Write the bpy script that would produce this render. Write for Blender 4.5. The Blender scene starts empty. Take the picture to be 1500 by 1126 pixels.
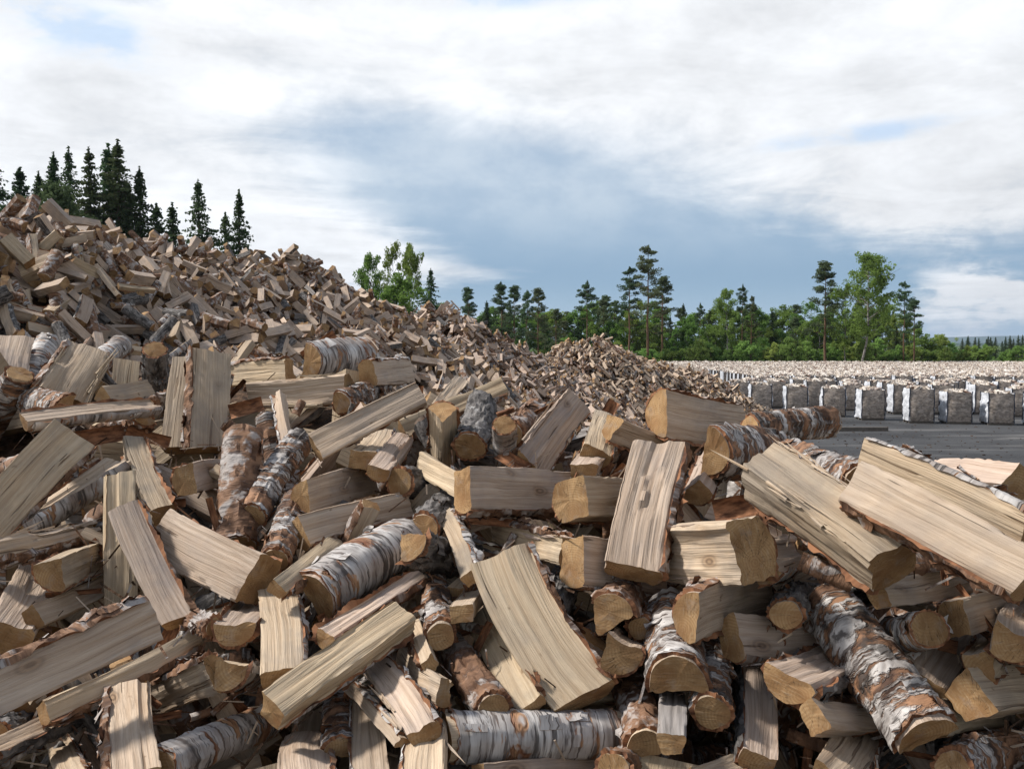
import bpy, math, numpy as np
from mathutils import Matrix, Vector

# ------------------------------------------------------------------ camera, sky, sun, exposure
sc = bpy.context.scene
F = 1299.0                       # focal length in pixels of the 1500 x 1126 photograph
CAM = np.array([0.0, 0.0, 3.35])
PITCH = math.atan(58 / F)
cam = bpy.data.cameras.new('camera'); camo = bpy.data.objects.new('camera', cam)
sc.collection.objects.link(camo); sc.camera = camo
cam.sensor_width = 36; cam.lens = 36 * F / 1500; cam.clip_start = 0.05; cam.clip_end = 30000
camo.location = CAM; camo.rotation_euler = (math.pi / 2 - PITCH, 0, 0)
FW = np.array([0, math.cos(PITCH), -math.sin(PITCH)]); UP = np.array([0, math.sin(PITCH), math.cos(PITCH)])

SUN_AZ, SUN_EL = math.radians(-80), math.radians(47)     # azimuth from +Y, negative = left of the view
world = bpy.data.worlds.new('World'); sc.world = world; world.use_nodes = True
sun = bpy.data.lights.new('sun', 'SUN'); suno = bpy.data.objects.new('sun', sun); sc.collection.objects.link(suno)
sun.energy = 5.0; sun.angle = math.radians(7.0); sun.color = (1.0, 0.945, 0.87)
sd = Vector((math.sin(SUN_AZ) * math.cos(SUN_EL), math.cos(SUN_AZ) * math.cos(SUN_EL), math.sin(SUN_EL)))
suno.rotation_euler = sd.to_track_quat('Z', 'Y').to_euler()
suno.location = (-40, 40, 60)
sc.view_settings.view_transform = 'Standard'; sc.view_settings.look = 'None'
sc.view_settings.exposure = 0.12; sc.view_settings.gamma = 1.0; sc.view_settings.use_curve_mapping = False
sc.cycles.use_denoising = True
sc.cycles.max_bounces = 5; sc.cycles.diffuse_bounces = 2; sc.cycles.transparent_max_bounces = 8
sc.cycles.volume_bounces = 0; sc.cycles.sample_clamp_indirect = 4

# ------------------------------------------------------------------ node helpers
class NT:
    def __init__(s, tree):
        s.t = tree; s.n = tree.nodes; s.l = tree.links
    def node(s, typ, **kw):
        n = s.n.new(typ)
        for k, v in kw.items(): setattr(n, k, v)
        return n
    def put(s, sock, v):
        if isinstance(v, bpy.types.NodeSocket): s.l.new(v, sock)
        elif v is not None: sock.default_value = v
    def m(s, op, a, b=None, c=None, clamp=False):
        n = s.node('ShaderNodeMath', operation=op, use_clamp=clamp)
        s.put(n.inputs[0], a); s.put(n.inputs[1], b); s.put(n.inputs[2], c)
        return n.outputs[0]
    def v(s, op, a, b=None):
        n = s.node('ShaderNodeVectorMath', operation=op)
        s.put(n.inputs[0], a); s.put(n.inputs[1], b)
        return n.outputs[0]
    def sep(s, a):
        n = s.node('ShaderNodeSeparateXYZ'); s.put(n.inputs[0], a); return n.outputs
    def com(s, x, y, z):
        n = s.node('ShaderNodeCombineXYZ'); s.put(n.inputs[0], x); s.put(n.inputs[1], y); s.put(n.inputs[2], z); return n.outputs[0]
    def noise(s, vec, scale=1.0, detail=3.0, rough=0.55, dist=0.0, col=False):
        n = s.node('ShaderNodeTexNoise'); s.put(n.inputs['Vector'], vec)
        n.inputs['Scale'].default_value = scale; n.inputs['Detail'].default_value = detail
        n.inputs['Roughness'].default_value = rough; n.inputs['Distortion'].default_value = dist
        return n.outputs['Color' if col else 'Fac']
    def ss(s, x, lo, hi):
        n = s.node('ShaderNodeMapRange', interpolation_type='SMOOTHSTEP')
        s.put(n.inputs[0], x); n.inputs[1].default_value = lo; n.inputs[2].default_value = hi
        n.inputs[3].default_value = 0; n.inputs[4].default_value = 1
        return n.outputs[0]
    def lin(s, x, lo, hi, a=0, b=1):
        n = s.node('ShaderNodeMapRange'); s.put(n.inputs[0], x)
        for i, q in enumerate((lo, hi, a, b)): n.inputs[i + 1].default_value = q
        return n.outputs[0]
    def mix(s, f, a, b, blend='MIX'):
        n = s.node('ShaderNodeMix', data_type='RGBA', blend_type=blend)
        s.put(n.inputs[0], f)
        for i, q in ((6, a), (7, b)):
            if isinstance(q, tuple): q = (*q, 1)[:4]
            s.put(n.inputs[i], q)
        return n.outputs[2]
    def bump(s, h, strength, dist):
        n = s.node('ShaderNodeBump'); n.inputs['Strength'].default_value = strength
        n.inputs['Distance'].default_value = dist; s.put(n.inputs['Height'], h); return n.outputs[0]
    def attr(s, name):
        n = s.node('ShaderNodeAttribute', attribute_name=name); return n

def material(name, build):
    m = bpy.data.materials.new(name); m.use_nodes = True
    T = NT(m.node_tree); T.n.clear()
    out = T.node('ShaderNodeOutputMaterial'); 
    sh = build(T)
    T.l.new(sh, out.inputs[0])
    return m
def principled(T, col, rough=0.8, normal=None, spec=0.3, **kw):
    b = T.node('ShaderNodeBsdfPrincipled')
    if isinstance(col, tuple): col = (*col, 1)[:4]
    T.put(b.inputs['Base Color'], col); T.put(b.inputs['Roughness'], rough)
    b.inputs['Specular IOR Level'].default_value = spec
    if normal is not None: T.put(b.inputs['Normal'], normal)
    return b.outputs[0]

# ------------------------------------------------------------------ the sky: Nishita air, with cloud cover above it
def build_sky():
    T = NT(world.node_tree); T.n.clear()
    out = T.node('ShaderNodeOutputWorld'); bg = T.node('ShaderNodeBackground'); T.l.new(bg.outputs[0], out.inputs[0])
    sky = T.node('ShaderNodeTexSky', sky_type='NISHITA'); sky.sun_disc = False
    sky.sun_elevation = SUN_EL; sky.sun_rotation = SUN_AZ; sky.altitude = 200; sky.air_density = 1.2; sky.dust_density = 1.0
    d = T.node('ShaderNodeTexCoord').outputs['Generated']
    x, y, z = T.sep(d)
    el = T.m('ARCSINE', z); az = T.m('ARCTAN2', x, y)
    zz = T.m('ADD', T.m('MAXIMUM', z, 0.0), 0.10)
    p = T.com(T.m('DIVIDE', x, zz), T.m('DIVIDE', y, zz), 0.0)
    big = T.noise(T.v('ADD', p, (3.1, 7.7, 0)), 0.55, 5, 0.55, 0.4)
    mid = T.noise(T.v('MULTIPLY', p, (0.9, 1.2, 1)), 1.3, 7, 0.60, 0.8)
    ang = T.com(az, T.m('MULTIPLY', el, 1.9), 0.0)
    puff = T.noise(T.v('ADD', ang, (1.7, 4.2, 0)), 7.5, 9, 0.62, 0.15)
    soft = T.noise(T.v('ADD', ang, (6.3, 1.1, 0)), 2.6, 4, 0.5, 0.5)
    # a rain-dark bank of cloud that lies over the forest, opening to blue near the horizon
    def blob(a0, e0, sa, se, rot=0.0):
        da = T.m('SUBTRACT', az, a0); de = T.m('SUBTRACT', el, e0)
        c, s_ = math.cos(rot), math.sin(rot)
        u = T.m('ADD', T.m('MULTIPLY', da, c), T.m('MULTIPLY', de, s_))
        v = T.m('SUBTRACT', T.m('MULTIPLY', de, c), T.m('MULTIPLY', da, s_))
        q = T.m('ADD', T.m('POWER', T.m('ABSOLUTE', T.m('DIVIDE', u, sa)), 2.0), T.m('POWER', T.m('ABSOLUTE', T.m('DIVIDE', v, se)), 2.0))
        return T.m('EXPONENT', T.m('MULTIPLY', q, -1.0))
    def wob(b, k=0.9):
        return T.m('MULTIPLY', b, T.m('ADD', 1 - k * 0.5, T.m('MULTIPLY', puff, k)))
    bank = T.m('ADD', blob(0.10, 0.115, 0.27, 0.095, -0.28), T.m('MULTIPLY', blob(0.30, 0.06, 0.30, 0.05), 0.7))
    bank = T.m('ADD', bank, T.m('MULTIPLY', blob(-0.12, 0.20, 0.16, 0.06, -0.3), 0.42))
    bank = T.m('ADD', bank, T.m('ADD', T.m('MULTIPLY', blob(-0.47, 0.365, 0.10, 0.022, -0.15), 1.5), T.m('MULTIPLY', blob(0.04, 0.40, 0.10, 0.02, 0.1), 1.3)))
    cov = T.m('ADD', 0.62, T.m('MULTIPLY', T.m('SUBTRACT', big, 0.5), 0.9))
    cov = T.m('ADD', cov, T.m('MULTIPLY', T.m('SUBTRACT', mid, 0.5), 0.85))
    cov = T.m('ADD', cov, T.m('MULTIPLY', T.m('SUBTRACT', puff, 0.5), 0.85))
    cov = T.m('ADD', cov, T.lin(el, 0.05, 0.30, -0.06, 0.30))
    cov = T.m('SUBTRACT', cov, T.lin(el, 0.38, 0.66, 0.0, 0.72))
    cov = T.m('SUBTRACT', cov, T.m('MULTIPLY', wob(bank), 0.90))
    # cumulus heads low on the right and thin bright streaks low on the left
    cov = T.m('ADD', cov, T.m('MULTIPLY', T.m('MULTIPLY', blob(0.505, 0.045, 0.085, 0.034), T.ss(puff, 0.40, 0.58)), 1.15))
    cov = T.m('ADD', cov, T.m('MULTIPLY', T.m('MULTIPLY', blob(0.46, 0.16, 0.17, 0.05, 0.1), T.ss(puff, 0.3, 0.7)), 0.7))
    cov = T.m('ADD', cov, T.m('MULTIPLY', blob(-0.06, 0.082, 0.16, 0.014, -0.05), 0.55))
    cov = T.m('ADD', cov, T.m('MULTIPLY', blob(-0.25, 0.12, 0.2, 0.05, -0.1), 0.35))
    cov = T.m('ADD', cov, T.m('MULTIPLY', T.m('MULTIPLY', blob(-0.205, 0.093, 0.05, 0.022), T.ss(puff, 0.42, 0.56)), 0.9))
    cov = T.m('ADD', cov, T.m('MULTIPLY', T.m('MULTIPLY', blob(0.03, 0.045, 0.05, 0.025, 0.5), T.ss(puff, 0.45, 0.6)), 0.8))
    cover = T.ss(cov, 0.06, 0.80)
    bright = T.m('ADD', T.lin(mid, 0.32, 0.68, 0.88, 1.06), T.lin(puff, 0.35, 0.65, -0.12, 0.09))
    # clouds are brightest toward the sun
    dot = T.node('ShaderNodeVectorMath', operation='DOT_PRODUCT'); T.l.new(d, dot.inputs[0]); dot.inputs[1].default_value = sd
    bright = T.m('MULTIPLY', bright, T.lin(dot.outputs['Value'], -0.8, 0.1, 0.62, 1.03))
    white = T.mix(1.0, T.com(bright, bright, bright), (8.9, 9.1, 9.4), 'MULTIPLY')
    # the bank itself: grey-blue rain cloud, deeper blue low down where clear air shows under it
    low = T.mix(T.ss(el, 0.01, 0.09), (3.3, 5.0, 6.7), (1.85, 3.35, 5.3))
    gray = T.mix(T.ss(el, 0.055, 0.19), low, T.mix(T.ss(puff, 0.35, 0.65), (4.3, 5.4, 6.8), (6.2, 7.05, 8.0)))
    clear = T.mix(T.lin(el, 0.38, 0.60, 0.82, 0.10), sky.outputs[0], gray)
    col = T.mix(cover, clear, white)
    gap = T.m('ADD', blob(-0.45, 0.305, 0.10, 0.030, -0.15), T.m('ADD', blob(0.06, 0.378, 0.16, 0.018, 0.1), T.m('MULTIPLY', blob(0.37, 0.215, 0.12, 0.012, 0.05), 0.8)))
    gap = T.m('MULTIPLY', T.ss(T.m('MULTIPLY', gap, T.lin(puff, 0.36, 0.62, 0.0, 1.4)), 0.15, 1.1), 0.55)
    col = T.mix(gap, col, (3.4, 5.6, 8.6))
    under = T.ss(z, -0.06, 0.0)
    col = T.mix(under, (1.2, 1.2, 1.1), col)
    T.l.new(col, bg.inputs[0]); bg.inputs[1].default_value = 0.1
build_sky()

# ------------------------------------------------------------------ small tools
rng = np.random.default_rng(7)
def pix(u, v, d):
    """world point seen at photograph pixel (u, v) at depth d metres in front of the lens"""
    return CAM + (FW + np.array([1, 0, 0]) * ((u - 750) / F) + UP * ((563 - v) / F)) * d
def ray(u, v):
    return FW + np.array([1.0, 0, 0]) * ((u - 750) / F) + UP * ((563 - v) / F)
def project(P):
    q = np.asarray(P) - CAM
    d = q @ FW
    return 750 + q[..., 0] / d * F, 563 - (q @ UP) / d * F, d

def _h(ix, iy, iz):
    n = (ix.astype(np.int64) * 374761393 + iy.astype(np.int64) * 668265263 + iz.astype(np.int64) * 2147483647 // 7) & 0x7fffffff
    n = ((n ^ (n >> 13)) * 1274126177) & 0x7fffffff
    n = ((n ^ (n >> 16)) * 668265263) & 0x7fffffff
    return (n & 0xffff) / 65535.0
def vnoise(x, y, z=0.0):
    x, y, z = np.broadcast_arrays(np.asarray(x, float), np.asarray(y, float), np.asarray(z, float))
    ix, iy, iz = np.floor(x), np.floor(y), np.floor(z)
    fx, fy, fz = x - ix, y - iy, z - iz
    fx, fy, fz = [f * f * (3 - 2 * f) for f in (fx, fy, fz)]
    ix, iy, iz = ix.astype(int), iy.astype(int), iz.astype(int)
    r = 0
    for a in (0, 1):
        for b in (0, 1):
            for c in (0, 1):
                w = (fx if a else 1 - fx) * (fy if b else 1 - fy) * (fz if c else 1 - fz)
                r = r + w * _h(ix + a, iy + b, iz + c)
    return r * 2 - 1
def fbm(x, y, z=0.0, o=3):
    r, a = 0, 1.0
    for i in range(o):
        r = r + a * vnoise(np.asarray(x) * 2 ** i + 17 * i, np.asarray(y) * 2 ** i, np.asarray(z) + 31 * i); a *= 0.5
    return r / 1.75

def mesh(name, V, faces, mi=None, mats=(), smooth=True, lc=None, sharp=None, flat=None):
    """faces: list of int arrays (n,k); mi: list of matching material index arrays or ints"""
    V = np.asarray(V, np.float32); me = bpy.data.meshes.new(name)
    me.vertices.add(len(V)); me.vertices.foreach_set('co', V.ravel())
    tot = np.concatenate([np.full(len(f), f.shape[1], np.int32) for f in faces])
    loops = np.concatenate([np.asarray(f, np.int32).ravel() for f in faces])
    st = np.concatenate([[0], np.cumsum(tot)[:-1]]).astype(np.int32)
    me.loops.add(len(loops)); me.loops.foreach_set('vertex_index', loops)
    me.polygons.add(len(tot)); me.polygons.foreach_set('loop_start', st); me.polygons.foreach_set('loop_total', tot)
    if mi is not None:
        m = np.concatenate([np.full(len(f), k, np.int32) if np.isscalar(k) else np.asarray(k, np.int32) for f, k in zip(faces, mi)])
        me.polygons.foreach_set('material_index', m)
    me.polygons.foreach_set('use_smooth', np.full(len(tot), smooth))
    if lc is not None:
        a = me.attributes.new('lc', 'FLOAT_VECTOR', 'POINT'); a.data.foreach_set('vector', np.asarray(lc, np.float32).ravel())
    if flat is not None: me.polygons.foreach_set('use_smooth', np.concatenate([np.full(len(f), not q) for f, q in zip(faces, flat)]))
    me.update(calc_edges=True)
    if sharp: me.set_sharp_from_angle(angle=math.radians(sharp))
    for m in mats: me.materials.append(m)
    return me
def obj(name, me, parent=None, mat4=None, label=None, cat=None, group=None, kind=None):
    o = bpy.data.objects.new(name, me); sc.collection.objects.link(o)
    if parent is not None: o.parent = parent
    if mat4 is not None: o.matrix_world = mat4
    if label: o['label'] = label
    if cat: o['category'] = cat
    if group: o['group'] = group
    if kind: o['kind'] = kind
    return o
class Acc:
    """collects pieces into one mesh"""
    def __init__(s): s.V = []; s.Q = []; s.T = []; s.qm = []; s.tm = []; s.L = []; s.n = 0
    def add(s, V, Q=None, qm=0, Tr=None, tm=0, lc=None):
        V = np.asarray(V, float)
        s.V.append(V); s.L.append(V if lc is None else lc)
        if Q is not None and len(Q):
            Q = np.asarray(Q) + s.n; s.Q.append(Q); s.qm.append(np.full(len(Q), qm) if np.isscalar(qm) else qm)
        if Tr is not None and len(Tr):
            Tr = np.asarray(Tr) + s.n; s.T.append(Tr); s.tm.append(np.full(len(Tr), tm) if np.isscalar(tm) else tm)
        s.n += len(V)
    def mesh(s, name, mats, smooth=True, sharp=None):
        f, m = [], []
        if s.Q: f.append(np.concatenate(s.Q)); m.append(np.concatenate(s.qm))
        if s.T: f.append(np.concatenate(s.T)); m.append(np.concatenate(s.tm))
        return mesh(name, np.concatenate(s.V), f, m, mats, smooth, np.concatenate(s.L), sharp)
BOXQ = np.array([[0, 3, 2, 1], [4, 5, 6, 7], [0, 1, 5, 4], [1, 2, 6, 5], [2, 3, 7, 6], [3, 0, 4, 7]])
def boxv(c, s):
    c = np.asarray(c, float); s = np.asarray(s, float) / 2
    return c + np.array([[-1, -1, -1], [1, -1, -1], [1, 1, -1], [-1, 1, -1], [-1, -1, 1], [1, -1, 1], [1, 1, 1], [-1, 1, 1]]) * s
def tube(acc, pts, rad, k=7, mi=0):
    pts = np.asarray(pts, float); n = len(pts)
    rad = np.broadcast_to(rad, n); a = np.arange(k) * 2 * math.pi / k
    V = []
    for i in range(n):
        t = pts[min(i + 1, n - 1)] - pts[max(i - 1, 0)]; t = t / (np.linalg.norm(t) + 1e-9)
        u = np.cross(t, [0.31, 0.9, 0.2] if abs(t[2]) > 0.8 else [0, 0, 1]); u /= np.linalg.norm(u) + 1e-9
        w = np.cross(t, u)
        V.append(pts[i] + rad[i] * (np.cos(a)[:, None] * u + np.sin(a)[:, None] * w))
    V = np.concatenate(V); i = np.arange(n - 1)[:, None] * k; j = np.arange(k)[None]; j2 = (j + 1) % k
    Q = np.stack([i + j, i + j2, i + k + j2, i + k + j], -1).reshape(-1, 4)
    acc.add(V, Q, mi)

# ------------------------------------------------------------------ materials
def coords(T, sx, sy, sz, warp=0.0):
    a = T.attr('lc').outputs['Vector']
    r = T.node('ShaderNodeObjectInfo').outputs['Random']
    a = T.v('ADD', a, T.com(T.m('MULTIPLY', r, 13.0), T.m('MULTIPLY', r, 7.0), T.m('MULTIPLY', r, 3.0)))
    if warp:
        w = T.noise(T.v('MULTIPLY', a, (3.0, 9, 9)), 1.0, 2, 0.5, col=True)
        a = T.v('ADD', a, T.v('MULTIPLY', T.v('SUBTRACT', w, (0.5, 0.5, 0.5)), (0, warp, warp)))
    return T.v('MULTIPLY', a, (sx, sy, sz)), a, r
def wood(T):
    g, a, r = coords(T, 2.0, 140, 140, 0.03)
    fine = T.noise(g, 1.0, 5, 0.65)
    band = T.noise(T.v('MULTIPLY', a, (2.0, 26, 26)), 1.0, 3, 0.55)
    blot = T.noise(a, 9.0, 3, 0.6)
    vary = T.noise(T.v('MULTIPLY', a, (0.8, 2.5, 2.5)), 1.0, 2, 0.5)
    c = T.mix(T.ss(fine, 0.25, 0.75), (0.395, 0.288, 0.20), (0.61, 0.488, 0.372))
    c = T.mix(T.m('MULTIPLY', T.ss(band, 0.45, 0.8), 0.28), c, (0.255, 0.18, 0.125))
    c = T.mix(T.m('MULTIPLY', T.ss(blot, 0.5, 0.75), 0.45), c, (0.32, 0.275, 0.245))
    crack = T.ss(T.noise(T.v('MULTIPLY', a, (1.4, 85, 85)), 1.0, 2, 0.5), 0.685, 0.72)
    c = T.mix(T.m('MULTIPLY', crack, 0.75), c, (0.13, 0.075, 0.04))
    hair = T.ss(T.noise(T.v('MULTIPLY', a, (1.1, 230, 230)), 1.0, 2, 0.5), 0.62, 0.68)
    c = T.mix(T.m('MULTIPLY', hair, 0.32), c, (0.17, 0.105, 0.06))
    spot = T.ss(T.noise(T.v('MULTIPLY', a, (26, 42, 42)), 1.0, 2, 0.5), 0.72, 0.78)
    c = T.mix(T.m('MULTIPLY', spot, 0.7), c, (0.17, 0.10, 0.055))
    vo = T.node('ShaderNodeTexVoronoi', feature='F1'); T.put(vo.inputs['Vector'], T.v('MULTIPLY', a, (6.5, 15, 15))); vo.inputs['Scale'].default_value = 1.0
    kd = vo.outputs['Distance']; kr = T.m('MULTIPLY', T.ss(kd, 0.30, 0.05), T.ss(T.noise(a, 5.0, 1, 0.5), 0.53, 0.58))
    c = T.mix(T.m('MULTIPLY', kr, 0.8), c, T.mix(T.lin(T.m('SINE', T.m('MULTIPLY', kd, 70.0)), -1, 1), (0.10, 0.055, 0.03), (0.30, 0.19, 0.11)))
    stain = T.ss(T.noise(T.v('MULTIPLY', a, (3.0, 8, 8)), 1.0, 3, 0.6, 0.6), 0.56, 0.72)
    c = T.mix(T.m('MULTIPLY', stain, T.lin(T.m('FRACT', T.m('MULTIPLY', r, 3.7)), 0, 1, 0.1, 0.7)), c, (0.26, 0.17, 0.11))
    dull = T.m('MULTIPLY', T.ss(T.noise(T.v('ADD', a, (1, 5, 3)), 6.0, 4, 0.65), 0.40, 0.66), T.lin(T.m('FRACT', T.m('MULTIPLY', r, 11.3)), 0, 1, 0.1, 0.75))
    c = T.mix(dull, c, (0.29, 0.245, 0.21))
    val = T.m('ADD', T.lin(r, 0, 1, 0.76, 1.08), T.lin(vary, 0.3, 0.7, -0.10, 0.10))
    c = T.mix(1.0, c, T.com(val, val, T.m('MULTIPLY', val, T.lin(T.m('FRACT', T.m('MULTIPLY', r, 7.3)), 0, 1, 0.90, 1.08))), 'MULTIPLY')
    h = T.m('ADD', T.m('ADD', fine, T.m('MULTIPLY', band, 1.8)), T.m('MULTIPLY', crack, -0.9))
    return principled(T, c, 0.78, T.bump(h, 1.0, 0.0045), 0.2)
def endgrain(T):
    g, a, r = coords(T, 1, 1, 1)
    raw = T.attr('lc').outputs['Vector']
    x, y, z = T.sep(T.v('ADD', raw, T.v('MULTIPLY', T.noise(raw, 9, 2, 0.5, col=True), (0, 0.02, 0.02))))
    rr = T.m('SQRT', T.m('ADD', T.m('POWER', T.m('ADD', y, 0.013), 2.0), T.m('POWER', T.m('SUBTRACT', z, 0.008), 2.0)))
    ring = T.m('SINE', T.m('MULTIPLY', rr, 1250.0))
    saw = T.noise(T.v('MULTIPLY', a, (1, 40, 260)), 1.0, 3, 0.6)
    blot = T.noise(a, 18.0, 4, 0.6)
    c = T.mix(T.ss(blot, 0.3, 0.7), (0.20, 0.11, 0.048), (0.45, 0.29, 0.145))
    c = T.mix(T.m('MULTIPLY', T.lin(ring, -1, 1), 0.55), c, (0.27, 0.15, 0.065))
    c = T.mix(T.m('MULTIPLY', T.ss(saw, 0.5, 0.8), 0.40), c, (0.50, 0.39, 0.26))
    c = T.mix(T.m('MULTIPLY', T.ss(rr, 0.03, 0.004), 0.45), c, (0.24, 0.12, 0.05))
    th = T.m('ARCTAN2', T.m('SUBTRACT', z, 0.008), T.m('ADD', y, 0.013))
    ck = T.noise(T.com(T.m('MULTIPLY', th, 3.2), T.m('MULTIPLY', r, 50.0), T.m('MULTIPLY', rr, 9.0)), 1.0, 3, 0.7)
    ckm = T.m('MULTIPLY', T.ss(T.m('ABSOLUTE', T.m('SUBTRACT', ck, 0.5)), 0.012, 0.0), T.ss(T.noise(a, 22.0, 2, 0.5), 0.42, 0.55))
    c = T.mix(T.m('MULTIPLY', ckm, 0.85), c, (0.07, 0.04, 0.02))
    edge_ = T.noise(T.v('ADD', a, (2, 2, 2)), 30.0, 3, 0.6)
    c = T.mix(T.m('MULTIPLY', T.ss(edge_, 0.55, 0.72), 0.4), c, (0.30, 0.24, 0.19))
    val = T.lin(T.m('FRACT', T.m('MULTIPLY', r, 5.1)), 0, 1, 0.75, 1.1)
    c = T.mix(1.0, c, T.com(val, val, val), 'MULTIPLY')
    return principled(T, c, 0.85, T.bump(T.m('ADD', saw, T.m('MULTIPLY', blot, 0.6)), 0.5, 0.002), 0.2)
def bark_white(T):
    g, a, r = coords(T, 1, 1, 1)
    len_ = T.noise(T.v('MULTIPLY', a, (120, 9, 9)), 1.0, 3, 0.6)
    wide = T.noise(T.v('MULTIPLY', a, (60, 5, 5)), 1.0, 3, 0.6)
    patch = T.noise(T.v('MULTIPLY', a, (30, 9, 9)), 1.0, 5, 0.65, 0.5)
    red = T.noise(T.v('MULTIPLY', T.v('ADD', a, (4, 9, 2)), (24, 8, 8)), 1.0, 4, 0.6, 0.6)
    tone = T.noise(T.v('MULTIPLY', a, (45, 8, 8)), 1.0, 4, 0.6)
    c = T.mix(T.ss(tone, 0.3, 0.7), (0.28, 0.255, 0.24), (0.60, 0.58, 0.56))
    dirt = T.noise(T.v('ADD', a, (8, 3, 5)), 7.0, 5, 0.65, 0.4)
    c = T.mix(T.m('MULTIPLY', T.ss(dirt, 0.40, 0.64), T.lin(T.m('FRACT', T.m('MULTIPLY', r, 4.3)), 0, 1, 0.15, 0.95)), c, (0.17, 0.12, 0.09))
    c = T.mix(T.m('MULTIPLY', T.ss(len_, 0.55, 0.61), 0.85), c, (0.09, 0.07, 0.06))
    c = T.mix(T.m('MULTIPLY', T.ss(wide, 0.58, 0.65), 0.85), c, (0.05, 0.042, 0.038))
    c = T.mix(T.ss(patch, 0.56, 0.66), c, (0.075, 0.065, 0.06))
    c = T.mix(T.ss(red, 0.55, 0.60), c, T.mix(T.ss(tone, 0.35, 0.65), (0.17, 0.07, 0.035), (0.40, 0.235, 0.13)))
    h = T.m('ADD', T.m('MULTIPLY', T.ss(wide, 0.55, 0.72), -0.8), T.m('ADD', T.m('MULTIPLY', T.ss(red, 0.58, 0.64), -1.0), T.m('MULTIPLY', tone, 0.7)))
    return principled(T, c, 0.62, T.bump(h, 0.9, 0.004), 0.3)
def bark_brown(T):
    g, a, r = coords(T, 1, 1, 1)
    flake = T.noise(T.v('MULTIPLY', a, (28, 15, 15)), 1.0, 5, 0.65, 0.7)
    lay = T.noise(T.v('MULTIPLY', a, (90, 14, 14)), 1.0, 3, 0.6)
    gray = T.noise(T.v('ADD', a, (3, 1, 8)), 16.0, 5, 0.65, 0.4)
    c = T.mix(T.ss(flake, 0.32, 0.68), (0.07, 0.036, 0.022), (0.26, 0.145, 0.085))
    c = T.mix(T.m('MULTIPLY', T.ss(gray, 0.50, 0.60), 0.85), c, (0.40, 0.37, 0.35))
    c = T.mix(T.m('MULTIPLY', T.ss(lay, 0.60, 0.68), 0.8), c, (0.045, 0.03, 0.025))
    h = T.m('ADD', flake, T.m('MULTIPLY', lay, 0.7))
    return principled(T, c, 0.75, T.bump(h, 1.0, 0.006), 0.25)
def bark_mixed(T):
    g, a, r = coords(T, 1, 1, 1)
    flake = T.noise(T.v('MULTIPLY', a, (34, 14, 14)), 1.0, 5, 0.65, 0.8)
    msk = T.noise(T.v('MULTIPLY', T.v('ADD', a, (5, 2, 7)), (26, 10, 10)), 1.0, 5, 0.68, 0.6)
    line = T.noise(T.v('MULTIPLY', a, (120, 8, 8)), 1.0, 3, 0.6)
    brown = T.mix(T.ss(flake, 0.34, 0.66), (0.055, 0.028, 0.018), (0.34, 0.185, 0.105))
    pale = T.mix(T.ss(flake, 0.3, 0.7), (0.24, 0.215, 0.20), (0.57, 0.54, 0.515))
    pale = T.mix(T.m('MULTIPLY', T.ss(line, 0.54, 0.60), 0.85), pale, (0.07, 0.055, 0.05))
    c = T.mix(T.ss(msk, 0.47, 0.54), brown, pale)
    c = T.mix(T.m('MULTIPLY', T.ss(T.noise(a, 15.0, 5, 0.65), 0.55, 0.64), 0.85), c, (0.05, 0.042, 0.038))
    return principled(T, c, 0.7, T.bump(T.m('ADD', T.m('MULTIPLY', T.ss(msk, 0.45, 0.55), 1.2), flake), 1.0, 0.006), 0.25)
def bark_dark(T):
    g, a, r = coords(T, 1, 1, 1)
    rid = T.noise(T.v('MULTIPLY', a, (18, 60, 60)), 1.0, 5, 0.65, 0.6)
    gray = T.noise(a, 20.0, 5, 0.65)
    c = T.mix(T.ss(rid, 0.35, 0.65), (0.03, 0.027, 0.026), (0.20, 0.185, 0.175))
    c = T.mix(T.m('MULTIPLY', T.ss(gray, 0.58, 0.66), 0.7), c, (0.45, 0.44, 0.43))
    return principled(T, c, 0.8, T.bump(T.m('ADD', rid, gray), 1.0, 0.007), 0.25)
def bark_inner(T):
    g, a, r = coords(T, 1, 1, 1)
    n = T.noise(T.v('MULTIPLY', a, (30, 90, 90)), 1.0, 4, 0.6)
    c = T.mix(T.ss(n, 0.3, 0.7), (0.075, 0.032, 0.018), (0.32, 0.15, 0.075))
    return principled(T, c, 0.8, T.bump(n, 0.8, 0.003), 0.2)
def weathered(T):
    g, a, r = coords(T, 2.2, 80, 80, 0.03)
    fine = T.noise(g, 1.0, 5, 0.65)
    c = T.mix(T.ss(fine, 0.3, 0.7), (0.13, 0.115, 0.105), (0.36, 0.33, 0.31))
    return principled(T, c, 0.8, T.bump(fine, 0.9, 0.004), 0.2)
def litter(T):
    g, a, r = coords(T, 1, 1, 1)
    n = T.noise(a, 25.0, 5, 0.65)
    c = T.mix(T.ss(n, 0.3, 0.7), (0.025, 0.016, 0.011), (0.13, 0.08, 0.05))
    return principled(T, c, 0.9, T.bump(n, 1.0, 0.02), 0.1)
M = {f.__name__: material(f.__name__, f) for f in (wood, endgrain, bark_white, bark_brown, bark_mixed, bark_dark, bark_inner, weathered, litter)}
BK = {'m': 'bark_mixed', 'w': 'bark_white', 'b': 'bark_brown', 'd': 'bark_dark'}

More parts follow.
